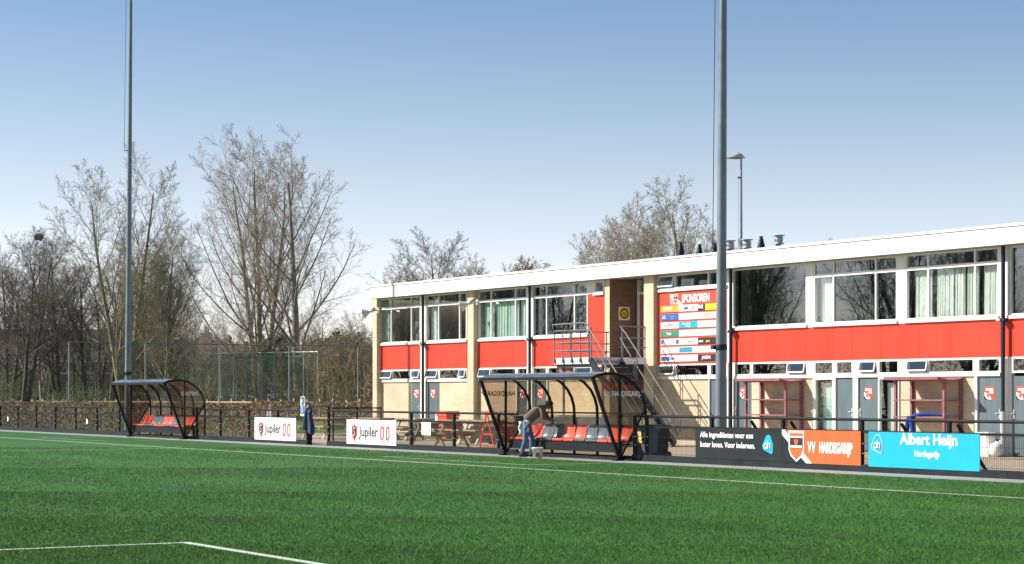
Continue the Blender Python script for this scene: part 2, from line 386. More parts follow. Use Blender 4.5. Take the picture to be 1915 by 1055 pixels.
# entrance recess
rx0, rx1 = PX[2][1], PX[3][0]
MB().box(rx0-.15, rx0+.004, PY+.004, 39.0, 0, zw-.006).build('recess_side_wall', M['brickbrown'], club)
dx0 = WX(1196, 38.95)
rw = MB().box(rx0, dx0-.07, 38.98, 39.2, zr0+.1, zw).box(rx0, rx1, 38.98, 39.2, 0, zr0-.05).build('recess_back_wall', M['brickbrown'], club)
MB().box(dx0-.07, dx0, 38.9, 39.1, zr0+.2, zw).box(dx0, rx1+.3, 38.92, 39.1, 4.87, 4.95).build('entrance_frame', M['white'], club)
ed = MB().box(dx0, rx1+.3, 38.97, 39.05, zr0+.2, 4.87).build('door', M['pink'], club, 'dark red upper door in the recess')
MB().box(dx0+.05, rx1+.3, 38.99, 39.03, 4.95, zw).build('fanlight', M['glass'], club)
MB().box(rx0+.1, rx1+.2, 38.95, 38.98, 0, 2.1).build('door', M['pink'], club, 'dark red ground floor door under the landing')
# floor slab, ceilings, room backs
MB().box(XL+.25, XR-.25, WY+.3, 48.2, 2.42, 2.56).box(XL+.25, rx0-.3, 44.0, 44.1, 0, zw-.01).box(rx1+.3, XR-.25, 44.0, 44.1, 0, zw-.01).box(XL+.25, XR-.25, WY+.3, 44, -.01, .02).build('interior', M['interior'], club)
# roof, fascia
rf = MB().box(WX(692, FY)+.02, XR+.4, FY+.06, 48.8, zw+.005, 5.80).build('roof', M['roofing'], club)
x0, x1 = WX(692, FY), XR+.4
fb = MB()
seams = [900, 1118, 1233, 1292, 1384, 1482, 1588, 1697, 1820]
xs = [x0] + [WX(p, FY) for p in seams] + [x1]
for a, b in zip(xs[:-1], xs[1:]): fb.box(a+.012, b-.012, FY, FY+.05, zw, 5.79)
fb.box(x0+.02, x1, FY+.02, FY+.055, zw+.01, 5.78)
fb.box(x0, x0+.05, FY+.06, 48.8, zw, 5.79)
fb.build('fascia', M['fascia'], club)
MB().box(x0-.02, x1+.02, FY-.03, FY+.10, 5.80, 5.87).box(x0-.02, x0+.10, FY+.11, 48.8, 5.80, 5.87).build('roof_edge_cap', M['fascia'], club)
MB().box(x0+.06, x1-.05, FY+.06, WY+.4, zw-.005, zw+.003).build('soffit', M['woodg'], club)
# red panels with narrow joints
def panels(a, b, zz0, zz1, seams=(), y=WY-.03):
    pts = [wx(a)] + [wx(s) for s in seams] + [wx(b)]; m_ = MB()
    for p, q in zip(pts[:-1], pts[1:]): m_.box(p+.004, q-.004, y, y+.08, zz0, zz1)
    m_.build('red_panel', M['red'], club)
panels(712, 788, zr0+.0, zr1, (735, 771)); panels(794, 874, zr0, zr1, (825,))
panels(896, 988, zr0, zr1, (929, 962)); panels(994, 1133, zr0, zr1, (1035, 1090)); panels(1100.5, 1133, zr1, 4.92, y=WY-.02)
panels(1232, 1364, zr0, 4.80, (1290,))
panels(1371, 1873, zr0, zr1, (1409, 1437, 1509, 1559, 1594, 1649, 1721, 1780)); panels(1880, 2200, zr0, zr1, (1990, 2100))
# windows
def frame_window(a, b, za, zb, mull=(), trans=None, curt=(), cm='curtain', solid=(), open_=(), t_only=None, lab=None, sill=True):
    """a,b px limits; frame part with pane and curtain sub-parts"""
    X0, X1 = wx(a), wx(b); w = .055; y0, y1 = WY-.04, WY+.05
    fr = MB().box(X0, X1, y0, y1, za, za+w).box(X0, X1, y0, y1, zb-w, zb).box(X0, X0+w, y0, y1, za+w, zb-w).box(X1-w, X1, y0, y1, za+w, zb-w)
    ms = [wx(m_) for m_ in mull]
    for m_ in ms: fr.box(m_-w/2, m_+w/2, y0-.002, y1-.01, za+w, zb-w)
    if trans:
        es = [X0+w] + ms + [X1-w]
        for p, q in zip(es[:-1], es[1:]): fr.box(p+(w/2 if p in ms else 0), q-(w/2 if q in ms else 0), y0-.005, y1-.01, trans-.045, trans+.045)
    if sill: fr.box(X0-.03, X1+.03, y0-.06, y0-.003, za-.075, za+.012)
    f = fr.build('window', M['white'], club, lab)
    es = [X0+w] + [m_ for m_ in ms] + [X1-w]; pn = MB()
    for i, (p, q) in enumerate(zip(es[:-1], es[1:])):
        if i in open_:
            # top-hung sash pushed out at the bottom
            h = zb-za-2*w; dy = h*.17; zt_ = zb-w; zb_ = zt_-h*.86
            sash = MB()
            A, B = (p+.03, y0-.01, zt_), (q-.03, y0-.01, zt_); D, E = (p+.03, y0-.01-dy, zb_), (q-.03, y0-.01-dy, zb_)
            sash.beam(A, D, .035, .035).beam(B, E, .035, .035).beam(D, E, .045, .045).beam(A, B, .035, .035)
            sash.build('sash', M['white'], f)
            pn.add([A, B, E, D], [(0,1,2,3)])
        else:
            pn.add([(p,WY,za+w),(q,WY,za+w),(q,WY,zb-w),(p,WY,zb-w)], [(0,1,2,3)])
    pn.build('pane', M['glass'], f)
    for (c0, c1, top) in curt:
        n = 40; q0, q1 = wx(c0), wx(c1); vs = []; fs = []
        for i in range(n+1):
            x = q0+(q1-q0)*i/n; yy = WY+.16+.028*math.sin(i*1.9)+.012*math.sin(i*.7+c0)
            vs += [(x, yy, za+.03), (x+.01*math.sin(i*3.1), yy+.01, top)]
        for i in range(n): fs.append((2*i, 2*i+2, 2*i+3, 2*i+1))
        MB().add(vs, fs, True).build('curtain', M[cm], f)
    return f
T = 4.96
frame_window(712.3, 787.8, zs, zw, (733, 770.7), T, [(714,722,T)], 'curtaing')
frame_window(798, 874.3, zs, zw, (821.8, 860.8), T, [(799,812,T)])
frame_window(895.8, 987.3, zs, zw, (919.8, 965.5), T, [(899,918,T), (922,942,T), (943,964,T), (967,985,T)], 'curtaing')
frame_window(997.5, 1100.8, zs, zw, (1023.7, 1075.8), T, [(999,1006,T)])
frame_window(1113.5, 1131, 4.95, zw)
frame_window(1232, 1362, 4.89, zw, (1263.3, 1326.5), None, [(1266,1290,5.2), (1300,1322,5.12)], open_=(0,))
frame_window(1371, 1511, zs, zw)
frame_window(1523.5, 1680, zs, zw, (1560.5, 1639.5), T, [(1527,1555,T), ], 'curtain')
frame_window(1695, 1870, zs, zw, (1737.5, 1825), T, [(1703,1735,T), (1744,1776,T), (1778,1797,T-.02), (1801,1822,T), (1831,1868,T)])
frame_window(1890, 2080, zs, zw, (), None)
frame_window(2090, 2180, zs, zw, (2130,), T)
# ground floor band windows
frame_window(712.3, 769.5, zt, zr0, (735,), None, open_=(0,), sill=False)
frame_window(770.5, 788, zt, zr0, sill=False, open_=(0,)); frame_window(797, 821.5, zt, zr0, sill=False, open_=(0,)); frame_window(822.5, 874.3, zt, zr0, (860,), None, open_=(1,), sill=False)
frame_window(895.8, 966.5, zt, zr0, (920.5,), None, open_=(0,), sill=False); frame_window(969, 988, zt, zr0, sill=False)
frame_window(998, 1024, zt, zr0, sill=False); frame_window(1026, 1131, zt, zr0, (1076, 1110), None, open_=(1,), sill=False)
frame_window(1232, 1327, zt, zr0, (1264.5,), None, open_=(0,), sill=False); frame_window(1329, 1362, zt, zr0, sill=False)
frame_window(1374, 1406.5, zt, zr0, sill=False); frame_window(1407.5, 1511, zt, zr0, (1475,), None, open_=(1,), sill=False)
frame_window(1524.5, 1561, zt, zr0, sill=False); frame_window(1565, 1597, zt, zr0, sill=False)
frame_window(1607, 1643, zt, zr0, sill=False, open_=(0,)); frame_window(1644, 1683, zt, zr0, sill=False)
frame_window(1696, 1824, zt, zr0, (1738,), None, open_=(0,), sill=False); frame_window(1830, 1873, zt, zr0, sill=False); frame_window(1894, 1940, zt, zr0, sill=False)
# tall ground-floor lights
for a, b in [(1524.5, 1561), (1644, 1683)]:
    f = frame_window(a, b, .52, zt-.075, sill=False); X0, X1 = wx(a), wx(b)
    MB().box(X0+.03, X1-.03, WY-.01, WY+.05, 0.03, .515).build('spandrel', M['door'], club)
    n = 24; vs = []; fs = []
    for i in range(n+1):
        x = X0+.1+(X1-X0-.2)*i/n; yy = WY+.22+.03*math.sin(i*1.7); vs += [(x, yy, .55), (x, yy, 1.9)]
    for i in range(n): fs.append((2*i, 2*i+2, 2*i+3, 2*i+1))
    MB().add(vs, fs, True).build('curtain', M['curtaing'] if a < 1600 else M['curtain'], f)
# white timber infill
for a, b, q0, q1 in [(788.2,797.5,0,zw),(988,997.3,0,zw),(1101,1113.2,4.93,zw),(1362.3,1370.8,0,zw),(1511.3,1523.2,zs-.08,zw),(1680.3,1694.8,zs-.08,zw),(1870.5,1889.5,zs-.08,zw),(2080.3,2089.5,zs-.08,zw),
                     (1364.5,1373.7,0,zr0),(1511.3,1524.2,zt-.08,zr0),(1561.2,1564.8,0,zr0),(1597.3,1606.7,0,zr0),(1683.3,1695.7,zt-.08,zr0),(1824.6,1829.7,0,zr0),(1880.5,1893.5,0,zr0),
                     (1522.5,1524.3,0,zt-.08),(966.8,968.8,0,zr0),(1024.2,1025.8,0,zr0),(1327.3,1328.8,0,zr0)]:
    MB().box(wx(a), wx(b), WY-.05, WY+.09, q0, q1).build('window_post', M['white'], club)
for a, b in [(712,1131),(1232,1362),(1374,1511),(1524.5,1873)]:
    MB().box(wx(a)+.002, wx(b)-.002, WY-.055, WY-.052, zt-.075, zt+.004).build('transom_board', M['white'], club)
# doors
def door(a, b, plank, hx, sx=None, lab=None):
    X0, X1 = wx(a), wx(b); m_ = MB()
    if plank:
        n = 8
        for i in range(n):
            p = X0+(X1-X0)*i/n; m_.box(p+.004, p+(X1-X0)/n-.004, WY+.0, WY+.04, .02, zt-.08)
        m_.box(X0, X1, WY+.02, WY+.05, .02, zt-.08)
    else: m_.box(X0, X1, WY, WY+.05, .02, zt-.08)
    d = m_.build('door', M['door'], club, lab)
    X = wx(hx)
    MB().box(X-.02, X+.02, WY-.02, WY-.001, .96, 1.2).beam((X, WY-.035, 1.1), (X-.13, WY-.035, 1.1), .022).beam((X, WY-.02, 1.1), (X, WY-.045, 1.1), .02).build('handle', M['metalw'], d)
    if sx:
        p = wx(sx); zc = 1.62; w = .36; h = .33
        MB().box(p-w/2, p+w/2, WY-.006, WY-.001, zc-h/2, zc+h/2).build('door_sign', M['redsign'], d)
        flat([(p-w/2, zc+.02), (p-w/2, zc-h/2+.03), (p-w*.1, zc-h/2), (p+w*.2, zc-h/2), (p-w*.05, zc-.02)], WY-.007).build('sign_emblem', M['white2'], d)
        flat([(p-w/2, zc-.06), (p-w/2, zc-h/2), (p-w*.25, zc-h/2)], WY-.0105).build('sign_emblem', M['black'], d)
        flat([(p-.09, zc-.02), (p-.09, zc-.09), (p-.05, zc-.14), (p-.01, zc-.09), (p-.01, zc-.02)], WY-.0145).build('sign_emblem', M['orange'], d)
        flat([(p-.13, zc+.06), (p+.13, zc+.06), (p+.13, zc+.12), (p-.13, zc+.12)], WY-.007).build('sign_emblem', M['white2'], d)
        flat([(p+.0, zc-.01), (p+.14, zc-.01), (p+.14, zc+.04), (p+.0, zc+.04)], WY-.007).build('sign_emblem', M['white2'], d)
door(770.5, 787.9, True, 785, 779.5); door(797.8, 821.5, True, 800.5, 810.5)
door(969, 987.7, True, 985, 977.5); door(997.5, 1023.8, True, 1000, 1011.5)
door(1329, 1362, False, 1356); door(1374, 1405.3, True, 1377, 1391)
door(1565, 1597, False, 1594); door(1607, 1643, False, 1609.5, 1624.5); door(1830, 1873, False, 1870, 1851); door(1894, 1940, False, 1897, 1911)
# downpipes with hopper heads
for p, grey in [(790.8, 0), (990.4, 0), (1366.5, 0), (1876, 1)]:
    X = WX(p, WY-.17); t_ = MB().tube([(X, WY-.17, 1.15 if grey else .05), (X, WY-.17, zw)], .052, 12)
    t_.box(X-.16, X+.09, WY-.24, WY-.09, zr1-.06, zr1+.02)
    dp = t_.build('downpipe', M['pipe'], club)
    if grey: MB().tube([(X, WY-.17, .02), (X, WY-.17, 1.15)], .075, 12).build('pipe_guard', M['metalw'], dp)
    MB().box(X-.17, X-.03, WY-.26, WY-.245, zr1-.05, zr1+.01).build('pipe_bracket', M['metalw'], dp)
X = wx(1887); MB().tube([(X, WY-.12, .02), (X, WY-.12, 2.5)], .05, 10).build('downpipe', M['white'], club)
# roof vents
def vent(px, kind, top):
    Y = 42.0; X = WX(px, Y); zt_ = WZ(px, top, Y); z = 5.8
    m_ = MB()
    if kind == 0:   # mushroom cowl
        m_.lathe((X,Y,0), [(.09,z),(.09,zt_-.30),(.18,zt_-.30),(.18,zt_-.28),(.10,zt_-.28),(.145,zt_-.22),(.145,zt_-.12),(.11,zt_-.07),(.11,zt_-.04),(.21,zt_-.03),(.21,zt_-.015),(0,zt_)], 16)
        for k in range(4): a = k*math.pi/2; m_.beam((X+.18*math.cos(a), Y+.18*math.sin(a), zt_-.02), (X+.16*math.cos(a), Y+.16*math.sin(a), zt_-.28), .015)
        m_.build('roof_vent', M['metalw'], rf)
    else:
        m_.lathe((X,Y,0), [(.12,z),(.14,zt_-.4),(.12,zt_-.3),(.11,zt_-.24),(.09,zt_-.2),(.08,zt_-.12),(.06,zt_-.06),(.045,zt_-.02),(.075,zt_-.02),(.075,zt_),(0,zt_)], 12)
        m_.build('roof_vent', M['pipe'], rf)
for p, k, t_ in [(1273,1,453),(1308,1,457),(1336.5,1,455),(1365,0,449),(1396.5,0,447),(1423.5,1,442),(1456,0,439)]: vent(p, k, t_)
# round yellow notice on the recess brick wall
def round_sign():
    Y = 38.25; X = rx0+.004
    s_ = MB().box(X, X+.012, Y-.02, Y+.42, 4.02, 4.46).build('wall_sign', M['boardw']); tag(s_, 'square white notice with a round yellow emblem on the brown brick wall', 'sign')
    MB().lathe((X+.013, Y+.2, 4.24), [(.19,0),(.19,.004),(0,.004)], 24, False, (1,0,0)).build('emblem', M['yellow'], s_)
    MB().lathe((X+.018, Y+.2, 4.24), [(.17,.002),(.17,.004),(.13,.004),(.13,.002)], 24, False, (1,0,0)).build('emblem_ring', M['black'], s_)
    mk = MB()
    mk.box(X+.020, X+.023, Y+.12, Y+.28, 4.19, 4.21).box(X+.020, X+.023, Y+.13, Y+.16, 4.26, 4.30).box(X+.020, X+.023, Y+.24, Y+.27, 4.26, 4.30)
    mk.build('emblem_mark', M['black'], s_)
round_sign()
# horn loudspeakers
def horn(px, py, lab):
    Y = PY-.40; X = WX(px, Y); z = WZ(px, py, Y)
    h = thing('horn_speaker', lab, 'loudspeaker', (X, Y, z), group='horn loudspeakers on the pilasters')
    d = Vector((-.75,-.62,-.35)).normalized(); c = Vector((X, Y, z))
    MB().lathe(c + d*-.15, [(.0,-.2),(.075,-.2),(.08,-.02),(.06,.03),(.09,.12),(.17,.28),(.19,.30),(.19,.32),(.15,.28),(.05,.14),(0,.14)], 18, True, d).build('horn', M['metalw'], h)
    MB().lathe(c + d*.02, [(0,.0),(.05,.0),(.055,.06),(0,.08)], 10, True, d).build('horn_centre', M['white2'], h)
    MB().beam(c - d*.1, (X+.22, PY-.01, z+.08), .04).box(X+.12, X+.28, PY-.03, PY-.001, z-.02, z+.18).build('bracket', M['metalw'], h)
horn(687, 584, 'grey horn loudspeaker on the leftmost brick pilaster at the building corner')
horn(870, 569.5, 'grey horn loudspeaker on the brick pilaster between two window bays')

# ------------------------------------------------------------------ sponsor board
def sponsor():
    Y = WY-.045; X0, X1 = wx(1234.5), wx(1358)
    sb = thing('sponsor_board', 'red sponsor board with rows of small coloured company plates beside the big mast', 'sign', ((X0+X1)/2, Y, 2.6))
    f = lambda c: wx(1220 + c/6.594)
    MB().box(X0, X1, Y-.02, Y, 2.56, 4.76).build('backing', M['redsign'], sb)
    yh = Y-.022
    flat([(f(235), 4.70), (f(245), 4.40), (f(390), 4.40)], yh).build('header_stripe', M['grey'], sb)
    flat([(f(235), 4.72), (f(285), 4.72), (f(400), 4.38), (f(345), 4.38)], yh-.003).build('header_stripe', M['white2'], sb)
    shield((f(275)+f(345))/2, 4.56, .27, .33, yh-.007, sb)
    text('SPONSOREN', .25, (f(385), yh-.004, 4.45), '-Y', M['white2'], sb, .74, .012)
    pl = lambda a, b, r, m_: MB().box(f(a), f(b)-.006, Y-.045, Y-.021, 4.27-.26*r-.1, 4.27-.26*r+.1).build('sponsor_panel', M[m_], sb)
    tx = lambda s_, a, r, m_, h=.08, w=1, dz=-.04, bo=.003: text(s_, h, (f(a), Y-.047, 4.27-.26*r+dz), '-Y', M[m_], sb, w, bo)
    pl(132,355,0,'amber'); tx('JUMBO',170,0,'white2',.10,1.0)
    pl(355,588,0,'boardw'); tx('Jupiler',415,0,'black',.10,.7); tx('0.0',515,0,'inkred',.12,.8)
    pl(588,680,0,'black'); tx('PAX',594,0,'white2',.12,.85,bo=.006); pl(680,900,0,'yellow')
    pl(132,355,1,'blue'); tx('G.S.',150,1,'white2',.10,.9); tx('- - - -',255,1,'white2',.06,1,.0); tx('- - -',255,1,'white2',.06,1,-.07)
    pl(355,900,1,'boardw'); tx('NEXT',665,1,'amber',.11,1,bo=.006)
    pl(132,358,2,'boardw'); tx('J SLAGMAN',150,2,'black',.10,.85,bo=0); pl(360,585,2,'cyan'); tx('Albert Heijn',395,2,'white2',.07,.95,.0); tx('Hardegarijp',440,2,'white2',.04,.9,-.07); pl(587,900,2,'boardw'); tx('/',728,2,'grey',.15,1)
    pl(132,355,3,'green'); tx('Fresh',205,3,'white2',.10,.8); pl(357,900,3,'boardw'); tx('- - - - - - - -',400,3,'grey',.06,1,.03,0); tx('- - - - -',450,3,'grey',.05,1,-.02,0); tx('- - - - - - -',430,3,'grey',.05,1,-.08,0)
    pl(132,590,4,'boardw'); tx('slagman',465,4,'grey',.08,.8); pl(592,900,4,'black'); tx('school',600,4,'white2',.08,.8); tx('green',690,4,'yellow',.08,.8)
    MB().box(f(137), f(165), Y-.05, Y-.046, 3.16, 3.30).build('sponsor_mark', M['blue'], sb); MB().box(f(322), f(354), Y-.05, Y-.046, 3.16, 3.30).build('sponsor_mark', M['blue'], sb)
    pl(132,900,5,'boardw'); MB().box(f(362), f(520), Y-.05, Y-.046, 2.89, 3.05).build('sponsor_mark', M['teal'], sb); tx('- - - -',210,5,'grey',.06); tx('1',290,5,'black',.09); tx('v',615,5,'amber',.08)
    pl(132,590,6,'boardw'); MB().box(f(137), f(240), Y-.05, Y-.046, 2.64, 2.77).build('sponsor_mark', M['blue'], sb); tx('clean',243,6,'blue',.11,.85); pl(592,900,6,'black'); tx('JANSMA',640,6,'white2',.11,.85)
sponsor()

# ------------------------------------------------------------------ outside staircase
def staircase():
    X0, X1, Y0, Y1, Z = -56.6, -54.45, 35.5, FY, 2.74
    st = thing('outside_staircase', 'steel outside staircase with railings climbing to the upper entrance', 'staircase', (-53, 36, 0))
    MB().box(X0, X1, Y0, Y1, Z-.2, Z).build('landing_slab', M['white'], st)
    MB().box(rx0, rx1+.02, Y1+.003, 38.9, Z-.2, Z-.003).build('threshold', M['concrete'], st)
    bm_ = MB()
    for y in (Y0+.1, Y1-.15): bm_.beam((X0+.05, y, Z-.26), (X1, y, Z-.26), .08, .1)
    bm_.build('landing_beam', M['pipe'], st)
    for x, y in [(X0+.25, Y0+.2), (X1-.1, Y1-.4), (X0+.25, Y1-.4)]: MB().tube([(x, y, 0), (x, y, Z-.2)], .045, 10).build('support_post', M['galvd'], st)
    # railing on landing
    r = MB()
    xs_ = [X0+.05+i*(X1-X0-.1)/4 for i in range(5)]
    for x in xs_:
        r.tube([(x, Y0-.03, Z-.12), (x, Y0-.03, Z+.86)], .021, 6); r.box(x-.04, x+.04, Y0-.06, Y0, Z-.16, Z-.04)
    for z in (.22, .48, .86): r.tube([(X0, Y0-.03, Z+z), (X1+.03, Y0-.03, Z+z)], .021, 6)
    for z in (.22, .48, .86): r.tube([(X0, Y0-.03, Z+z), (X0, Y1, Z+z)], .021, 6)
    for y in (Y0+.6, Y0+1.3, Y1-.1): r.tube([(X0, y, Z), (X0, y, Z+.86)], .021, 6)
    r.tube([(X0+.05, Y0-.1, Z+1.06), (X1-.25, Y0-.1, Z+1.08), (X1-.1, Y0-.1, Z+1.04), (X1+2.95, Y0-.1, 1.0)], .024, 8)
    for x in (X0+.06, X0+.9): r.tube([(x, Y0-.06, Z+.86), (x, Y0-.1, Z+1.06)], .016, 6)
    r.build('landing_railing', M['rail'], st)
    # flight: two stringers, treads
    XE = -51.5; YA, YB = Y0, 36.6
    for y in (YA, YB): MB().beam((X1, y, Z-.12), (XE, y, .06), .05, .24, up=(0,0,1)).box(XE-.1, XE+.2, y-.06, y+.06, 0, .03).build('stringer', M['pipe'], st)
    n = 14; tr = MB()
    for i in range(n):
        k = (i+.6)/n; x = X1+(XE-X1)*k; z = Z*(1-k); tr.box(x-.13, x+.13, YA+.03, YB-.03, z-.02, z+.01)
    tr.build('treads', M['galvd'], st)
    for y, nm in ((YA-.03, 0), (YB+.03, 1)):
        r = MB(); sl = Z/(X1-XE)
        P = lambda x, h: (x, y, max(0.0, Z+(x-X1)*sl)+h)
        xe = XE+.05
        if nm: r.tube([(X1-.05, Y1-.02, Z+.98), (X1-.05, y, Z+.98), P(X1+.25, 1.0), P(xe, 1.0), (xe+.17, y, .86), (xe+.18, y, .45), (xe+.05, y, .36), P(xe-.25, .52)], .022, 8)
        if nm: r.tube([(X1-.05, Y1-.02, Z+.62), (X1-.05, y, Z+.62), P(X1+.15, .55), P(xe-.1, .52)], .02, 8)
        else: r.tube([P(X1, .55), P(xe-.1, .52)], .02, 8)
        for k in (.02, .3, .62, .95):
            x = X1+(XE-X1)*k; r.tube([P(x, -.05), P(x, 1.0)], .02, 6)
        r.build('stair_handrail', M['rail'], st)
    # short rails between stair head and wall
    MB().tube([(X1, YB+.1, Z), (X1, YB+.1, Z+.98)], .02, 6).tube([(X1, Y1-.06, Z), (X1, Y1-.06, Z+.98)], .02, 6).tube([(X1, YB, Z+.32), (X1, Y1-.02, Z+.32)], .02, 6).build('landing_railing', M['rail'], st)
    # notice hanging under the landing
    x = WX(1048, Y0); hs = MB().box(x-.42, x+.42, Y0+.2, Y0+.23, 2.25, 2.41).build('hanging_sign', M['pink']); tag(hs, 'small dark red sign hanging under the staircase landing', 'sign')
    MB().tube([(x-.3, Y0+.215, 2.41), (x-.3, Y0+.215, 2.545)], .008, 5).tube([(x+.3, Y0+.215, 2.41), (x+.3, Y0+.215, 2.545)], .008, 5).build('hanger', M['galvd'], hs)
    MB().box(x-.3, x-.02, Y0+.194, Y0+.199, 2.32, 2.34).box(x+.08, x+.14, Y0+.194, Y0+.199, 2.29, 2.37).box(x+.17, x+.23, Y0+.194, Y0+.199, 2.29, 2.37).build('sign_mark', M['amber'], hs)
staircase()
# ------------------------------------------------------------------ pitch fence
FN = 28.11
def fence(x0, x1, label, posts, kerb=True, g='black pitch side fences'):
    f = thing('pitch_fence', label, 'fence', ((x0+x1)/2, FN, 0), group=None)
    MB().tube([(x0, FN, 1.07), (x1, FN, 1.07)], .03, 10).build('top_rail', M['dark'], f)
    MB().box(x0, x1, FN-.02, FN+.02, .80, .85).build('mid_rail', M['dark'], f)
    kb = MB(); x = x0
    while x < x1-.01:
        e = min(x+2.5, x1); kb.box(x+.003, e-.003, FN-.05, FN+.03, -.02, .155); x = e
    kb.build('kick_board', M['darkboard'], f)
    m_ = MB(); n = int((x1-x0)/.05)
    for i in range(n+1):
        x = x0+.02+i*.05
        if x < x1: m_.box(x-.0022, x+.0022, FN-.008, FN-.004, .156, .875)
    for z in (.19, .38, .58, .78): m_.box(x0, x1, FN-.014, FN-.0085, z-.003, z+.003)
    m_.build('wire_mesh', M['dark'], f)
    cl = MB()
    for x in posts:
        MB().box(x-.035, x+.035, FN-.03, FN+.04, .15, 1.05).build('post', M['dark'], f)
        for z in (.38, .58):
            for s_ in (-.06, .06): cl.box(x+s_-.012, x+s_+.012, FN-.03, FN-.016, z-.012, z+.012)
    cl.build('clips', M['metalw'], f)
    return f
rng_ = lambda a, b, st: [a + st*i for i in range(int((b-a)/st)+1)]
fence(-134, -73.95, 'black pitch fence running left from the guest dugout to the edge of the photo', rng_(-133.6, -74.2, 2.5))
fence(-68.6, -59.1, 'black pitch fence between the guest dugout and the gate opening', [-68.4, -66.3, -63.9, -61.6, -59.14])
fence(-57.9, -46.6, 'black pitch fence between the gate opening and the home dugout', [-57.86, -53.0+.5, -50.0, -47.6])
fence(-41.25, -20, 'black pitch fence right of the home dugout carrying the advertising boards', [-41.2]+rng_(-40.7, -20, 2.58))
def brace(x, z0, dx, dy, par):
    MB().beam((x, FN+.04, z0), (x+dx, FN+dy, .02), .05).build('brace', M['dark'], par)
fR = [o for o in bpy.data.objects if o.name.startswith('pitch_fence')][-1]
for p in (1402, 1476, 1683, 1788): brace(WX(p, FN), 1.0, 0, .85, fR)

# gate leaf swung open behind the opening
def gate():
    x = -57.75; y0, y1 = FN+.1, FN+1.75
    g = thing('gate', 'black mesh gate leaf swung open behind the fence next to the gap', 'gate', (x, y0, 0))
    MB().tube([(x, y0, .1), (x, y0, 1.16), (x, y1, 1.16), (x, y1, .1), (x, y0, .1)], .025, 6).tube([(x, (y0+y1)/2, .1), (x, (y0+y1)/2, 1.16)], .022, 6).build('gate_frame', M['dark'], g)
    m_ = MB()
    for i in range(32): y = y0+.05*(i+1); m_.box(x-.003, x+.003, y-.003, y+.003, .1, 1.15)
    for z in (.3, .5, .7, .9): m_.box(x+.004, x+.009, y0, y1, z-.004, z+.004)
    m_.build('wire_mesh', M['dark'], g)
    MB().tube([(x-.1, FN, 0), (x-.1, FN, 1.2)], .04, 8).build('hinge_post', M['dark'], g)
gate()

# ------------------------------------------------------------------ advertising boards
BY = FN-.04
def board(x0, x1, z0, z1, m_, label, base='board'):
    b = thing('advertising_board', label, 'advertising board', ((x0+x1)/2, BY, z0))
    MB().box(x0, x1, BY-.02, BY, z0, z1).build('panel', m_, b); return b
def jup(x0, x1, label):
    b = board(x0, x1, .10, .83, M['boardw'], label); y = BY-.021; w = x1-x0
    f = lambda k: x0+w*k
    # crest: red shield with black bull-like scroll kept plain
    zc = .46; X = f(.165)
    flat([(X-.19, zc+.20), (X-.17, zc-.10), (X, zc-.30), (X+.17, zc-.10), (X+.19, zc+.20), (X+.10, zc+.16), (X, zc+.24), (X-.10, zc+.16)], y).build('crest', M['inkred'], b)
    flat([(X-.12, zc+.12), (X-.13, zc-.08), (X, zc-.19), (X+.13, zc-.08), (X+.12, zc+.12), (X, zc+.18)], y-.003).build('crest', M['black'], b)
    MB().tube([(X+.07, y-.006, zc+.10), (X-.02, y-.006, zc+.12), (X-.06, y-.006, zc+.05), (X+.03, y-.006, zc-.01), (X+.06, y-.006, zc-.08), (X-.03, y-.006, zc-.12), (X-.07, y-.006, zc-.06)], .016, 5).build('crest_scroll', M['white2'], b)
    text('Jupiler', .30, (f(.265), y-.002, .34), '-Y', M['black'], b, 1.13, .007)
    for k in (.69, .80):   # angular blackletter noughts
        z = MB(); X2 = f(k); c = [(0,.27), (0,.56), (.11,.67), (.235,.62), (.235,.33), (.12,.22)]
        for (a0, c0), (a1, c1) in zip(c, c[1:]+c[:1]): z.prism([(a0, c0), (a1, c1), (a1+(.1175-a1)*.58, c1+(.445-c1)*.28), (a0+(.1175-a0)*.58, c0+(.445-c0)*.28)], lambda a, b_, q: (X2+a, y-(.004 if q == 0 else 0), b_))
        z.build('numeral', M['inkred'], b)
    flat([(f(.772), .19), (f(.772), .27), (f(.787), .27)], y-.002).build('comma', M['inkred'], b)
    MB().box(X-.02, X+.02, y-.012, y, .76, .78).build('bolt', M['black'], b)
jup(-63.3, -60.1, 'white beer advertising board with red and black lettering left of the gate gap')
jup(-56.5, -53.3, 'white beer advertising board with red and black lettering right of the gate gap')
def house_logo(X, z, r, y, m_, b, outline=False):
    pts = [(-.36,-.28), (-.42,-.05), (-.12,.46), (.04,.50), (.16,.44), (.36,.02), (.33,-.42), (.24,-.50)]
    P = [(X+a*r*1.15, z+c*r) for a, c in pts]
    if not outline: flat(P, y).build('logo', m_, b)
    else: MB().tube([(a, y-.004, c) for a, c in P+P[:1]], .008, 4, False).build('logo', m_, b)
    t_ = MB().tube([(X-.05*r+.13*r*math.cos(a)-.1*r, y-.008, z-.08*r+.13*r*math.sin(a)) for a in [k*math.pi/6 for k in range(13)]], .022*r/.5, 5, False)
    t_.tube([(X-.02*r, y-.008, z+.05*r), (X-.02*r, y-.008, z-.22*r)], .022*r/.5, 5).tube([(X+.02*r, y-.008, z+.2*r), (X+.02*r, y-.008, z-.22*r)], .02*r/.5, 5)
    t_.tube([(X+.02*r, y-.008, z+.0*r), (X+.12*r, y-.008, z+.06*r), (X+.2*r, y-.008, z), (X+.2*r, y-.008, z-.22*r)], .022*r/.5, 5)
    t_.build('logo_letters', M['white2'], b)
b1 = board(-38.65, -35.50, .14, .83, M['charcoal'], 'charcoal advertising board with two lines of white slogan and a blue house logo')
text('Alle ingrediënten voor een', .125, (-38.47, BY-.023, .62), '-Y', M['white2'], b1, .98, .005, space=1.06)
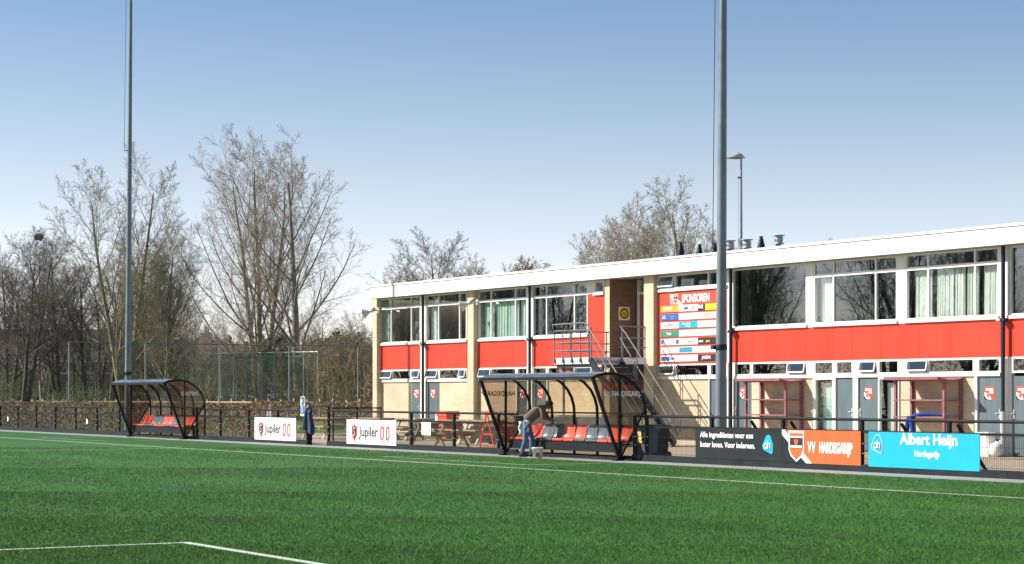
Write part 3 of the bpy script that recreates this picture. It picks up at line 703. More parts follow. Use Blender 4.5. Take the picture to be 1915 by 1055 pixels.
text('beter leven. Voor iedereen.', .125, (-38.47, BY-.023, .40), '-Y', M['white2'], b1, .98, .005, space=1.06)
house_logo(-35.98, .50, .42, BY-.021, M['cyan'], b1)
b2 = board(-35.49, -32.93, .13, .83, M['orange'], 'orange club advertising board with a crest and a diagonal white stripe on black')
y = BY-.021
flat([(-35.49,.83), (-35.49,.13), (-34.62,.13), (-35.36,.83)], y).build('board_field', M['charcoal'], b2)
flat([(-35.49,.83), (-35.40,.83), (-34.48,.13), (-34.68,.13), (-35.49,.72)], y-.003).build('board_stripe', M['white2'], b2)
shield(-35.00, .48, .52, .66, y-.006, b2)
text('VV', .22, (-34.62, y-.003, .37), '-Y', M['white2'], b2, .62, .014, space=1.15); text('HARDEGARIJP', .22, (-34.25, y-.003, .37), '-Y', M['white2'], b2, .56, .014)
b3 = board(-32.68, -29.48, .12, .83, M['cyan'], 'bright cyan advertising board with white supermarket lettering')
text('Albert Heijn', .22, (-31.72, BY-.023, .60), '-Y', M['white2'], b3, 1.08, .008); text('Hardegarijp', .125, (-31.3, BY-.023, .36), '-Y', M['white2'], b3, .88, .004)
house_logo(-32.40, .58, .38, BY-.021, M['white2'], b3, True)
# small plates on the mesh
p_ = MB().box(WX(789, BY), WX(806, BY), BY-.012, BY, .44, .80).build('blank_plate', M['boardw']); tag(p_, 'small blank white plate on the mesh fence before the picnic tables', 'plate')
for px, lb in [(15, 'small white reflector plate on the fence near the left edge of the photo'), (163, 'small white reflector plate on the fence left of the guest dugout')]:
    X = WX(px, BY); p_ = MB().prism([(a*.16, c*.085) for a, c in [(-1,-.6),(-.6,-1),(.6,-1),(1,-.6),(1,.6),(.6,1),(-.6,1),(-1,.6)]], lambda a, c, k: (X+a*.5, BY-(.01 if k else 0), .5+c*1.2)).build('reflector_plate', M['boardw']); tag(p_, lb, 'plate')
# number sign
def five():
    X, Y = GT(503, 69.4); b = thing('number_sign', 'grey number five sign standing on top of the fence', 'sign', (X, Y, .8))
    MB().box(X-.17, X+.17, Y, Y+.05, .80, 1.08).build('plate', M['grey'], b); MB().tube([(X-.02, Y+.06, .8), (X-.02, Y+.06, 1.28)], .012, 5).build('stem', M['metalw'], b)
    text('5', .2, (X-.08, Y-.003, .84), '-Y', M['black'], b, 1, .008)
five()
def info():
    X, Y = WX(567, FN-.1), FN-.1; b = thing('instruction_sign', 'narrow white and blue instruction board clipped to the fence beside the gate gap', 'sign', (X, Y, .86))
    zt_ = 1.5; w = .16
    MB().box(X-w, X+w, Y-.02, Y, .90, 1.27).build('board', M['boardw'], b)
    MB().beam((X-w+.015, Y-.01, 1.27), (X-w+.015, Y-.01, zt_), .03, .02).beam((X+w-.015, Y-.01, 1.27), (X+w-.015, Y-.01, zt_), .03, .02).beam((X-w, Y-.01, zt_), (X+w, Y-.01, zt_), .03, .02).build('frame', M['boardw'], b)
    MB().lathe((X, Y, 1.28), [(.09,0),(.09,.10),(.05,.15),(0,.16)], 14).build('dispenser', M['metalw'], b)
    MB().box(X-w+.02, X+w-.02, Y-.026, Y-.021, .97, 1.23).build('blue_panel', M['blue'], b)
    MB().box(X-w, X+w, Y-.026, Y-.0205, .90, .935).build('yellow_strip', M['yellow'], b)
    m_ = MB()
    for i in range(6): m_.box(X-.1, X+.1-.03*(i%3), Y-.030, Y-.0265, 1.19-.035*i, 1.2-.035*i)
    m_.build('print', M['white2'], b); MB().box(X-.03, X+.03, Y, Y+.08, .8, 1.2).build('clip', M['dark'], b)
info()
def jacket():
    X, Y = -59.16, FN-.07; b = thing('jacket', 'navy padded jacket hanging from the fence post at the gate gap', 'jacket', (X, Y, .3))
    m = mat('navy_padding', (.025,.055,.11), .55, .2, 9, bump=.4, bscale=14)
    def body(cx, w0, w1, z0, z1, seed, sl, y0):
        vs = []; fs = []; n = 14; k = 12
        for i in range(k+1):
            q = i/k; z = z1+(z0-z1)*q; w = (w0+(w1-w0)*q)*(1+.06*math.sin(q*24+seed)); c = cx+sl*q
            for j in range(n):
                a = 2*math.pi*j/n; vs.append((c+w*math.cos(a), y0+.085*(1+.2*math.sin(3*a+seed+5*q))*math.sin(a)*(.6+.5*q), z+.025*math.sin(2*a+seed)))
        for i in range(k):
            for j in range(n): fs.append((i*n+j, (i+1)*n+j, (i+1)*n+(j+1)%n, i*n+(j+1)%n))
        fs.append(tuple(range(n))); fs.append(tuple(range((k+1)*n-1, k*n-1, -1)))
        return MB().add(vs, fs, True)
    body(X+.08, .09, .20, .42, 1.20, 1, .12, Y).build('jacket_body', m, b)
    body(X-.02, .08, .075, .48, 1.10, 3, -.05, Y-.07).build('sleeve', m, b); body(X+.16, .08, .09, .34, 1.06, 5, .17, Y-.05).build('sleeve', m, b)
    body(X+.03, .07, .13, 1.15, 1.26, 2, .02, Y).build('collar', m, b)
jacket()
gp = MB().box(-59.2, -59.1, FN-.14, FN-.04, 0, 1.12).build('gate_post', M['dark']); tag(gp, 'short dark post under the hanging jacket', 'post')

# ------------------------------------------------------------------ dugouts
def seat(color):
    prof = [(.02,.40),(.0,.455),(.03,.475),(.12,.462),(.24,.452),(.33,.462),(.385,.50),(.41,.57),(.43,.66),(.45,.74),(.465,.80),(.47,.825)]
    vs = []; fs = []; n = 10
    for i, (y_, z_) in enumerate(prof):
        hw = .225
        if i >= 6: hw = .225 - .085*((i-6)/5)**2.2
        for j in range(n+1):
            a = -1+2*j/n; d = .022*(a*a) if i > 2 else 0
            if i >= 6: vs.append((a*hw, y_-d*1.6, z_ - (.035*a**4 if i == len(prof)-1 else 0)))
            else: vs.append((a*hw, y_, z_+d*.8))
    for i in range(len(prof)-1):
        for j in range(n): fs.append((i*(n+1)+j, i*(n+1)+j+1, (i+1)*(n+1)+j+1, (i+1)*(n+1)+j))
    return vs, fs
def dugout(X0, X1, name, label, word, mirror):
    Y0 = 27.72; d = thing('dugout', label, 'dugout', ((X0+X1)/2, Y0, 0))
    prof = [(.78,.05),(.78,.6),(.78,1.05),(.765,1.28),(.70,1.50),(.58,1.70),(.40,1.87),(.18,2.00),(-.08,2.075),(-.34,2.085),(-.58,2.04),(-.74,1.975)]
    xs_ = [X0, X0+.02]; n = 5
    rx = [X0+(X1-X0)*i/n for i in range(n+1)]
    for i, x in enumerate(rx):
        MB().tube([(x, Y0+a, z) for a, z in prof], .038 if 0 < i < n else .034, 6).build('rib', M['dark'], d)
    fr = MB()
    for x in (X0, X1):
        fr.beam((x, Y0-.74, 1.975), (x, Y0, .05), .07, .07).beam((x, Y0+.02, .05), (x, Y0+.02, 2.04), .05, .05).beam((x, Y0+.77, 1.25), (x, Y0+.03, .06), .045, .05)
        fr.box(x-.1, x+.1, Y0-.14, Y0+.10, .004, .045); fr.beam((x, Y0, .07), (x, Y0+.8, .07), .05, .05)
    fr.beam((X0, Y0-.75, 1.97), (X1, Y0-.75, 1.97), .06, .08).beam((X0, Y0+.02, .06), (X1, Y0+.02, .06), .06, .06).beam((X0, Y0+.78, .06), (X1, Y0+.78, .06), .06, .06).beam((X0, Y0+.79, 1.12), (X1, Y0+.79, 1.12), .03, .04)
    fr.build('frame', M['dark'], d)
    # transparent shell, one sheet per bay
    for i in range(n):
        a, b = rx[i]+.012, rx[i+1]-.012; vs = []; fs = []
        for y_, z_ in prof: vs += [(a, Y0+y_*1.01+.0, z_+.034), (b, Y0+y_*1.01, z_+.034)]
        for k in range(len(prof)-1): fs.append((2*k, 2*k+1, 2*k+3, 2*k+2))
        MB().add(vs, fs, True).build('roof_sheet', M['roofsheet'], d)
    side = [(0,.07)] + prof[1:]
    for x in (X0, X1):
        MB().add([(x, Y0+a, z) for a, z in [(0,.07)]+prof[3:]], [tuple(range(len(prof)-2))]).build('side_pane', M['sidepane'], d)
    # bench
    MB().box(X0+.08, X1-.08, Y0+.07, Y0+.11, .19, .40).box(X0+.08, X1-.08, Y0+.112, Y0+.50, .36, .40).build('bench', M['dark'], d)
    pat = 'RRDDRRDDRR'
    L = (X1-X0-.2)/10
    for k, c in enumerate(pat):
        vs, fs = seat(c); cx = X0+.1+L*(k+.5)
        s_ = MB().add([(cx+a*1.06, Y0+.08+b_, z_+.01) for a, b_, z_ in vs], fs, True).build('seat', M['seatr'] if c == 'R' else M['seatg'], d, 'red bucket seat' if c == 'R' else 'dark grey bucket seat')
        sm = s_.modifiers.new('thick', 'SOLIDIFY'); sm.thickness = .012
    # lettering on both side panes (outer faces)
    text(word, .125 if len(word) > 7 else .13, (X1+.012, Y0-.46 if len(word) > 7 else Y0-.12, 1.545), '+X', M['white2'], d, .80 if len(word) > 7 else .93, .004)
    text(word if len(word) <= 7 else 'V.V. HARDEGARIJP', .125, (X0-.012, Y0+.62, 1.545), '-X', M['pipe'] if mirror else M['white2'], d, .93, .003)
    # club crest outline on the pane
    y_ = Y0-.30 if len(word) > 7 else Y0+.05
    MB().tube([(X1+.012, y_+.02, 1.86), (X1+.012, y_-.12, 1.82), (X1+.012, y_-.12, 1.74), (X1+.012, y_+.02, 1.66), (X1+.012, y_+.12, 1.74), (X1+.012, y_+.12, 1.82), (X1+.012, y_+.02, 1.86)], .014, 4).build('pane_crest', M['inkred'], d)
    return d
M['roofsheet'] = glass('roof_sheet', (.74,.65,.52), 1.5, .15, base=.05, milky=.10)
M['sidepane'] = glass('side_pane', (.42,.36,.31), 1.45, .05, base=.02)
dugout(-46.6, -41.3, 'home', 'home dugout with curved smoked roof and ten seats where the person is cleaning', 'V.V. HARDEGARIJP', True)
dugout(-73.85, -68.6, 'guest', 'guest dugout with curved smoked roof and ten seats beside the left light mast', 'GASTEN', False)

# ------------------------------------------------------------------ light masts
def mast(px, Y, rb, rt, label, top=16.0, lean=0.0, bracket=2.9, mount=None, cable=0.1):
    X = WX(px, Y); b = thing('light_mast', label, 'light mast', (X, Y, 0))
    q = lambda z: (X+lean*z*S, Y+lean*z*Cc, z)
    MB().lathe((X, Y, 0), [(rb*1.7,0),(rb*1.7,.03),(rb*1.05,.03)], 20).build('base_plate', M['galv'], b)
    MB().tube([q(z) for z in (0, 4, 8, 12, top)], [rb+(rt-rb)*z/12 for z in (0, 4, 8, 12, top)], 28).build('pole', M['mast'], b)
    o = Vector((-S, -Cc, 0))
    r = rb+(rt-rb)*bracket/12
    c = Vector(q(bracket)); MB().lathe(c, [(r+.012,-.07),(r+.02,-.03),(r+.02,.03),(r+.012,.07)], 20).box(c.x-r*.5-.1, c.x-r*.5+.02, c.y-r*.8-.1, c.y-r*.8+.02, bracket-.05, bracket+.05).build('clamp', M['pipe'], b)
    pa = Vector(q(top-.2)) + o*(rb*.72+cable*.6); pb = Vector(q(bracket+.6 if mount is None else mount)) + o*(rb+cable*.8)
    MB().tube([pa, pb], .009, 4).beam(pb, pb-o*(cable+.05), .03).build('lowering_cable', M['dark'], b)
M['mast'] = mat('mast_steel', (.19,.23,.26), .5, .16, 2.5, metal=.15, bump=.06, bscale=60)
mast(238.5, 29.3, .132, .082, 'tall galvanised light mast behind the guest dugout', 24, .0075, 2.4, 11.2)
mast(1347.5, 31.0, .142, .092, 'tall galvanised light mast before the clubhouse, in front of the sponsor board', 20, .0055, 2.75, 5.2)
# distant floodlight column
def flood():
    X, Y = GT(1386, 128); b = thing('floodlight_column', 'thin distant floodlight column with a single lamp head above the clubhouse roof', 'floodlight', (X, Y, 0))
    top = ZT(298, 128)
    MB().tube([(X, Y, 0), (X, Y, 8), (X, Y, top)], [.13,.10,.065], 10).build('pole', M['galv'], b)
    o = Vector((-S, -Cc, 0)); p = Vector((X, Y, top))
    lm = MB(); 
    for i, (l0, w, h0, h1) in enumerate([(-.15,.12,-.02,.16),(.1,.22,-.14,.28),(.35,.24,-.05,.24),(.65,.16,.04,.14)]):
        pass
    secs = [(-.15,.10,.08),(0,.26,.24),(.2,.34,.30),(.42,.34,.24),(.75,.26,.10),(.98,.16,.03)]
    vs = []; fs = []; n = 10; side = Vector((-Cc, S, 0))
    for l, w, h in secs:
        c = p + o*l + Vector((0,0,.12-.06*l))
        for j in range(n):
            a = 2*math.pi*j/n; vs.append(c + side*w*math.cos(a) + Vector((0,0,h*math.sin(a)*(1 if math.sin(a) > 0 else .35))))
    for i in range(len(secs)-1):
        for j in range(n): fs.append((i*n+j, i*n+(j+1)%n, (i+1)*n+(j+1)%n, (i+1)*n+j))
    lm.add(vs, fs, True).add(vs[:n], [tuple(range(n))]).add(vs[-n:], [tuple(range(n))]).build('lamp_head', M['metalw'], b)
    MB().beam(p, p+o*.1+Vector((0,0,.12)), .08).beam(p-o*.25+Vector((0,0,.12)), p+Vector((0,0,.05)), .05).build('bracket', M['galvd'], b)
    z = ZT(332, 128); MB().beam((X, Y, z), Vector((X, Y, z))+o*.2, .08, .1).tube([Vector((X, Y, z))+o*.17, Vector((X, Y, 5))+o*.17], .008, 4).build('cable', M['galvd'], b)
flood()

# ------------------------------------------------------------------ picnic tables and terrace things
def picnic(lab, grp, x, y, rz, lg=1.9):
    t_ = thing('picnic_table', lab, 'picnic table', (0,0,0), 0, grp, world=True)
    L = lg; top = MB()
    for i in range(5): top.box(-L/2, L/2, -.36+.147*i, -.36+.147*i+.132, .72, .76)
    top.build('tabletop', M['wood'], t_)
    for s_ in (-1, 1):
        b = MB()
        for k in range(2): b.box(-L/2, L/2, s_*.66-.14+.145*k, s_*.66-.14+.145*k+.132, .43, .47)
        b.build('bench', M['wood'], t_)
    for s_ in (-1, 1):
        x_ = s_*(L/2-.3); l_ = MB()
        for k in (-1, 1): l_.beam((x_, k*.22, .72), (x_, k*.62, 0), .045, .10, up=(1,0,0))
        l_.beam((x_+.046, -.82, .39), (x_+.046, .82, .39), .045, .09); l_.beam((x_+.046, -.36, .68), (x_+.046, .36, .68), .045, .09)
        l_.build('leg_frame', M['woodl'], t_)
    t_.location = (x, y, 0); t_.rotation_euler = (0, 0, rz); return t_
G = 'wooden picnic tables on the terrace behind the fence'
pt0 = picnic('pale picnic table seen through the gate gap', G, *GT(612, 74), R(8))
def pt(lab, px, t, rz): x, y = GT(px, t); return dup(pt0, (x, y, 0), R(rz), lab)
pt('picnic table partly behind the right beer board, nearest the gate', 700, 73, 4)
pt('picnic table behind the blank white plate on the fence', 775, 71.5, -6)
pt('picnic table turned end-on, its pale bench end facing the fence', 822, 61.5, 118)
pt('long picnic table under the buff wall, beside the red bin', 868, 67, 2)
pt('picnic table just left of the red ladder frame', 905, 66, -3)
def redbin():
    X, Y = GT(838, 74.5); b = thing('red_bin', 'red plastic grit bin with a sloping lid before the clubhouse wall', 'bin', (X, Y, 0))
    MB().prism([(-.3,0),(-.34,.78),(.34,.78),(.3,0)], lambda a, c, k: (X+a, Y+(.25 if k else -.25), c)).build('tub', M['seatr'], b)
    MB().prism([(-.38,.79),(-.33,.98),(.33,.98),(.38,.79)], lambda a, c, k: (X+a, Y+(.28 if k else -.28), c)).build('lid', M['seatr'], b)
    MB().prism([(-.62,.30),(-.58,.86),(-.36,.90),(-.36,.30)], lambda a, c, k: (X+a, Y+(.2 if k else -.2), c)).build('white_box', M['boardw'], b)
redbin()
def ladder():
    X, Y = GT(935, 60.5); b = thing('red_trestle', 'red steel trestle frame standing beside the home dugout', 'trestle', (X, Y, 0)); m = MB()
    w = .42
    for s_ in (-1, 1):
        m.tube([(X+s_*.12-.05, Y-.35, 1.06), (X-.45, Y+s_*.42, 0)], .025, 6); m.tube([(X+s_*.12-.05, Y-.35, 1.06), (X+.42, Y+s_*.42, 0)], .025, 6)
    for z in (.12, .42, .72):
        k = 1-z/1.06
        m.tube([(X-.45*k-.05*(1-k), Y-.42*k-.3*(1-k), z), (X+.42*k+.05*(1-k), Y-.42*k-.3*(1-k), z)], .022, 6)
        m.tube([(X-.45*k-.05, Y+.42*k-.3*(1-k), z), (X+.42*k+.05, Y+.42*k-.3*(1-k), z)], .022, 6)
    m.build('frame', M['seatr'], b); MB().box(X-.17, X+.1, Y-.38, Y-.31, 1.06, 1.09).build('top_bar', M['seatr'], b)
ladder()
def hightable(px, t, lab, w=1.5):
    X, Y = GT(px, t); b = thing('standing_table', lab, 'table', (X, Y, 0))
    MB().box(X-w, X+w, Y-.3, Y+.3, .90, .95).build('tabletop', M['woodg'], b); MB().box(X-w*.75, X+w*.75, Y+.02, Y+.12, .04, .897).build('panel', M['concrete'], b)
    for s_ in (-1, 1): MB().box(X+s_*w*.8-.05, X+s_*w*.8+.05, Y-.25, Y+.25, 0, .897).build('leg', M['galvd'], b)
hightable(1012, 65, 'standing table with dark top and panel behind the person'); hightable(1105, 63.5, 'standing table with dark top behind the right half of the home dugout', 1.0)
def planter():
    X, Y = GT(930, 66.5); b = thing('planter', 'low planter with dry plants between the picnic tables and the home dugout', 'planter', (X, Y, 0))
    MB().box(X-1.3, X+1.3, Y-.25, Y+.25, 0, .55).build('trough', M['concrete'], b)
    rnd = random.Random(4); m = MB()
    for i in range(420):
        x, y = X+rnd.uniform(-1.3, 1.3), Y+rnd.uniform(-.25, .25); h = rnd.uniform(.15, .5)
        q = Vector((x+rnd.uniform(-.15,.15), y+rnd.uniform(-.15,.15), .55+h)); s_ = rnd.uniform(.012,.035)
        m.add([(x, y, .5), (x+.01, y, .5), q], [(0,1,2)]); m.add([q, q+Vector((s_,rnd.uniform(-s_,s_),s_)), q+Vector((0,s_,-s_))], [(0,1,2)])
    m.build('dry_plants', mat('dry_plant', (.25,.17,.10), .9, .4, 30), b)
planter()
# shelving racks against the wall
def rack(pf, pb, qf, qb, lab):
    Yb, Yf = WY-.06, 37.48; xl, xr = wx(pb), wx(qb)
    b = thing('wooden_rack', lab, 'rack', ((xl+xr)/2, Yf, 0), group='wooden racks against the clubhouse wall')
    for x, y in [(xl, Yf), (xr, Yf), (xl, Yb), (xr, Yb)]: MB().box(x-.04, x+.04, y-.03, y+.04, 0, 1.95).build('post', M['pink'], b)
    for z in (1.0, 1.45): MB().box(xl-.05, xr+.05, Yf-.045, Yb+.03, z-.038, z).build('shelf', M['pink'], b)
    n = 8; vs = []; fs = []
    for i in range(n+1):
        y = Yf-.30+(Yb+.04-Yf+.30)*i/n; z = 2.0-.07*math.sin(math.pi*i/n)
        for x in (xl-.1, xr+.12): vs += [(x, y, z), (x, y, z+.035)]
    for i in range(n):
        k = 4*i; fs += [(k, k+2, k+6, k+4), (k+1, k+5, k+7, k+3), (k, k+4, k+5, k+1), (k+2, k+3, k+7, k+6)]
    fs += [(0,1,3,2), (4*n, 4*n+2, 4*n+3, 4*n+1)]
    MB().add(vs, fs).build('canopy', M['pink'], b)
    MB().box(xl-.1, xr+.12, Yf-.33, Yf-.301, 1.97, 2.05).build('front_board', M['pink'], b)
    MB().box(xl-.02, xl+.02, Yf+.04, Yb-.03, .2, .28).box(xr-.02, xr+.02, Yf+.04, Yb-.03, .2, .28).build('side_rail', M['pink'], b)
rack(1398, 1426, 1472, 1501, 'pinkish wooden rack with canopy against the wall left of the tall window'); rack(1678, 1708, 1770, 1799, 'pinkish wooden rack with canopy holding the blue overalls')
def overalls():
    X = wx(1763); Y = 37.5; b = thing('blue_overalls', 'bright blue overalls draped over the shelf of the right wooden rack', 'clothing', (X, Y, .4)); m = mat('blue_cloth', (.012,.055,.33), .8, .2, 12, bump=.4, bscale=20)
    x0 = X-.4
    MB().tube([(x0+1.0, Y+.3, 1.03), (x0+.6, Y+.2, 1.06), (x0+.3, Y+.05, 1.07), (x0+.05, Y-.04, 1.03), (x0-.1, Y-.09, .92)], [.02,.035,.05,.062,.066], 10).build('torso', m, b)
    MB().tube([(x0-.1, Y-.12, 1.0), (x0-.17, Y-.12, .78), (x0-.22, Y-.1, .52)], [.066,.07,.055], 9).build('leg', m, b)
    MB().tube([(x0-.02, Y-.14, 1.0), (x0+.03, Y-.14, .8), (x0+.06, Y-.12, .5)], [.066,.07,.06], 9).build('leg', m, b)
overalls()
def whites():
    X = WX(1845, 37.8); b = MB().box(X-.21, X+.21, 37.65, 37.9, .003, .62); o = b.build('white_board', M['boardw']); tag(o, 'white board leaning beside the door, left of the white jug', 'board')
    MB().box(X-.17, X+.17, 37.63, 37.649, .05, .57).build('face', M['boardw'], o)
    X = WX(1864, 37.75); j = thing('white_jug', 'round white jug on the paving beside the downpipe', 'jug', (X, 37.75, 0))
    MB().lathe((X, 37.75, 0), [(0,.01),(.13,.01),(.18,.08),(.19,.2),(.16,.31),(.09,.36),(.04,.37),(.04,.40),(0,.40)], 18).build('body', M['boardw'], j)
    MB().tube([(X+.05, 37.75, .36), (X+.12, 37.75, .42), (X+.17, 37.75, .33)], .015, 6).build('handle', M['boardw'], j)
whites()
def wheelie(px, t, m_, lab, sign, h=1.05, w=.29):
    X, Y = GT(px, t); b = thing('waste_bin', lab, 'waste bin', (X, Y, 0))
    MB().prism([(-w*.82,.06),(-w,h-.1),(w,h-.1),(w*.82,.06)], lambda a, c, k: (X+a, Y+(.2 if k else -.2)*(.85+.15*c/h), c)).build('body', m_, b)
    MB().prism([(-w-.03,h-.09),(-w,h-.02),(w,h),(w+.03,h-.09)], lambda a, c, k: (X+a, Y+(.23 if k else -.23), c)).build('lid', m_, b)
    for s_ in (-1, 1): MB().lathe((X+s_*w*.8-.02, Y+.18, .1), [(0,0),(.1,0),(.1,.05),(0,.05)], 14, False, (1,0,0)).build('wheel', M['black'], b)
    if sign:
        s_ = MB().box(X-w*.62, X+w*.62, Y-.215, Y-.208, .42, .70).build('sticker', M['yellow'], b)
        mk = MB()
        for z in (.62, .50):
            mk.box(X-w*.5, X+w*.5, Y-.221, Y-.2155, z-.03, z+.03)
        mk.build('sticker_band', M['white2'], s_); mk = MB()
        for z in (.62, .50):
            for k in (-.1, -.03, .04, .11): mk.box(X+k-.015, X+k+.005, Y-.227, Y-.2215, z-.02, z+.02)
        mk.build('sticker_marks', M['black'], s_)
wheelie(1209, 50.1, M['door'], 'grey waste bin with a yellow sticker behind the fence right of the home dugout', True, .80, .22)
wheelie(1229, 51.0, M['black'], 'black waste bin beside the foot of the staircase', False, .84, .24)
# bucket
def bucket():
    X, Y = GT(1005.5, 51.75); b = thing('bucket', 'white plastic bucket on the strip at the feet of the person', 'bucket', (X, Y, 0))
    MB().lathe((X, Y, 0), [(0,.012),(.115,.005),(.14,.24),(.150,.24),(.150,.27),(.135,.27),(.112,.03),(0,.03)], 22).build('pail', M['boardw'], b)
    o = Vector((S, Cc, 0)); f = Vector((-Cc, S, 0)); c = Vector((X, Y, .25))
    MB().tube([c+o*.15*math.cos(a)-f*(.03+.12*math.sin(a))+Vector((0,0,-.09*math.sin(a))) for a in [k*math.pi/8 for k in range(9)]], .005, 5).build('handle', M['metalw'], b)
    MB().prism([(-.05,.03),(-.055,.13),(.055,.13),(.05,.03)], lambda a, z, k: tuple(Vector((X, Y, 0)) - f*(.122+z*.13+(.003 if k else .0)) + o*a + Vector((0,0,z)))).build('label', M['pink'], b)
bucket()
# ------------------------------------------------------------------ person bending over the seats
def skinmesh(name, chains, m, parent, sub=2):
    """chains: list of [(x,y,z,r),...]; a shared first point joins chains"""
    vs = []; es = []; rs = []; idx = {}
    def vid(p):
        k = (round(p[0],4), round(p[1],4), round(p[2],4))
        if k not in idx: idx[k] = len(vs); vs.append(p[:3]); rs.append(p[3])
        return idx[k]
    for ch in chains:
        ids = [vid(p) for p in ch]; es += list(zip(ids[:-1], ids[1:]))
    me = bpy.data.meshes.new(name); me.from_pydata(vs, es, []); o = bpy.data.objects.new(name, me); COL.objects.link(o)
    if parent: o.parent = parent
    me.materials.append(m)
    md = o.modifiers.new('skin', 'SKIN'); md.use_smooth_shade = True
    for i, r in enumerate(rs):
        d = me.skin_vertices[0].data[i]; d.radius = (r, r) if not isinstance(r, tuple) else r
    me.skin_vertices[0].data[0].use_root = True
    sb = o.modifiers.new('sub', 'SUBSURF'); sb.levels = sub; sb.render_levels = sub
    return o
def person():
    X, Y = GT(993, 52.9)
    # local frame: +x = the way the figure faces, +y = away from the camera, z up
    rz = math.atan2(Cc, S)
    skin = mat('skin', (.26,.125,.085), .55, .08, 20); shirt = mat('brown_pullover', (.155,.125,.09), .85, .15, 14, bump=.4, bscale=16)
    jeans = mat('jeans', (.085,.17,.30), .85, .28, 9, bump=.4, bscale=18); hair = mat('dark_hair', (.02,.014,.01), .7, .3, 60, bump=.6)
    hand = []
    pel = (-.10, 0, .92); 
    def fingers(w, d, s):   # wrist, direction, side
        w = Vector(w); d = Vector(d).normalized(); side = Vector((0, s, 0)); up = d.cross(side).normalized(); out = []
        palm = w + d*.07
        for k, (o_, l) in enumerate([(-.030,.070),(-.010,.082),(.010,.078),(.030,.062)]):
            a = palm + side*o_; b_ = a + d*l*.5 - up*.006*(k+1)*.5; c_ = b_ + (d*.7 - Vector((0,0,.7))).normalized()*l*.5
            out.append([(*w, .026), (*palm, .030), (*a, .010), (*b_, .0085), (*c_, .0075)])
        th = w + d*.03 - side*.03; out.append([(*w, .026), (*th, .011), (*(th + d*.04 - side*.02), .009)])
        return out
    W1 = (.62, .10, .80); W2 = (.56, -.16, .93)
    neck = (.36, 0, 1.26); head = (.445, 0, 1.30)
    body = [[(*pel,.10), (.02,0,1.04,.10), (.15,0,1.15,.12), (.27,0,1.22,.12), (*neck,.062), (.40,0,1.28,.065), (*head,.112), (.51,0,1.285,.09)],
            [(*pel,.10), (-.10,.095,.84,.07), (.03,.12,.48,.058), (.0,.13,.12,.043), (.01,.13,.06,.045)],
            [(*pel,.10), (-.12,-.095,.84,.07), (-.13,-.12,.47,.058), (-.235,-.13,.12,.043), (-.225,-.13,.06,.045)],
            [(.27,0,1.22,.12), (.28,.17,1.22,.06), (.42,.20,1.0,.042), (*W1,.028)],
            [(.27,0,1.22,.12), (.28,-.17,1.22,.06), (.30,-.22,1.0,.042), (*W2,.028)]]
    body += fingers(W1, (.9,.1,-.35), 1) + fingers(W2, (1,.0,-.1), -1)
    p = skinmesh('person', body, skin, None)
    p.location = (X, Y, 0); p.rotation_euler = (0, 0, rz)
    tag(p, 'person in a brown pullover and light jeans bending forward to wipe the dugout seats', 'person')
    skinmesh('pullover', [[(-.13,0,.90,.14), (-.08,0,.95,.152), (.02,0,1.04,.152), (.15,0,1.155,.165), (.27,0,1.225,.155), (.335,0,1.255,.085)],
        [(.27,0,1.225,.155), (.285,.175,1.22,.075), (.36,.195,1.1,.062), (.42,.205,1.0,.055), (.52,.15,.90,.045), (.585,.12,.835,.038)],
        [(.27,0,1.225,.155), (.285,-.175,1.22,.078), (.29,-.205,1.1,.064), (.30,-.225,1.0,.058), (.42,-.20,.97,.047), (.52,-.17,.94,.040)]], shirt, p)
    skinmesh('jeans', [[(-.06,0,.97,.14), (-.10,0,.90,.158)], [(-.10,0,.90,.15), (-.10,.10,.80,.10), (-.03,.115,.62,.085), (.03,.12,.48,.075), (.02,.125,.30,.064), (.0,.13,.10,.062)],
        [(-.10,0,.90,.15), (-.13,-.10,.80,.10), (-.13,-.115,.62,.085), (-.13,-.12,.47,.075), (-.18,-.125,.30,.064), (-.235,-.13,.10,.062)]], jeans, p)
    for (x, y) in [(.05, .13), (-.19, -.13)]:
        m_ = MB().blob((x, y, .045), (.15, .055, .05), 2, 12, 8, .03); s_ = m_.build('shoe', M['black'], p); 
    # hair, face
    skinmesh('hair', [[(.37,0,1.31,.08), (.43,0,1.345,.118), (.51,0,1.335,.105), (.55,0,1.30,.06)]], hair, p)
    f = Vector((.80,0,-.60)); c = Vector(head)
    MB().add([c+f*.085+Vector((.02,-.012,.02)), c+f*.085+Vector((.02,.012,.02)), c+f*.125, c+f*.10+Vector((-.03,0,-.02))], [(0,1,2),(0,3,1),(0,2,3),(1,3,2)], True).build('nose', skin, p)
    for s_ in (-1, 1):
        MB().blob(tuple(c+Vector((-.005, s_*.086, -.01))), (.022,.012,.032), 1, 8, 6, .05).build('ear', skin, p)
        MB().blob(tuple(c+f*.083+Vector((.022, s_*.034, .028))), (.009,.011,.009), 1, 8, 6, 0).build('eye', M['black'], p)
    MB().blob(tuple(c+f*.088+Vector((-.045, 0, -.035))), (.010,.024,.008), 1, 8, 6, 0).build('mouth', M['pink'], p)
    # cloths tucked in the waistband, belt line, wiping cloth in hand
    rnd = random.Random(2)
    for (x, y, z, l, k) in [(-.10,-.16,.93,.30,0), (-.26,-.02,.90,.32,1)]:
        vs = []; fs = []
        for i in range(9):
            for j in range(7):
                a = 2*math.pi*j/7; r = .045+.025*math.sin(i*1.3+j*2.1+k); vs.append((x+r*math.cos(a)+.01*math.sin(i+k), y+r*.6*math.sin(a), z-l*i/8))
        for i in range(8):
            for j in range(7): fs.append((i*7+j, (i+1)*7+j, (i+1)*7+(j+1)%7, i*7+(j+1)%7))
        fs += [tuple(range(7)), tuple(range(62, 55, -1))]
        w = MB().add(vs, fs, True); o = w.build('tmp', M['cloth'])
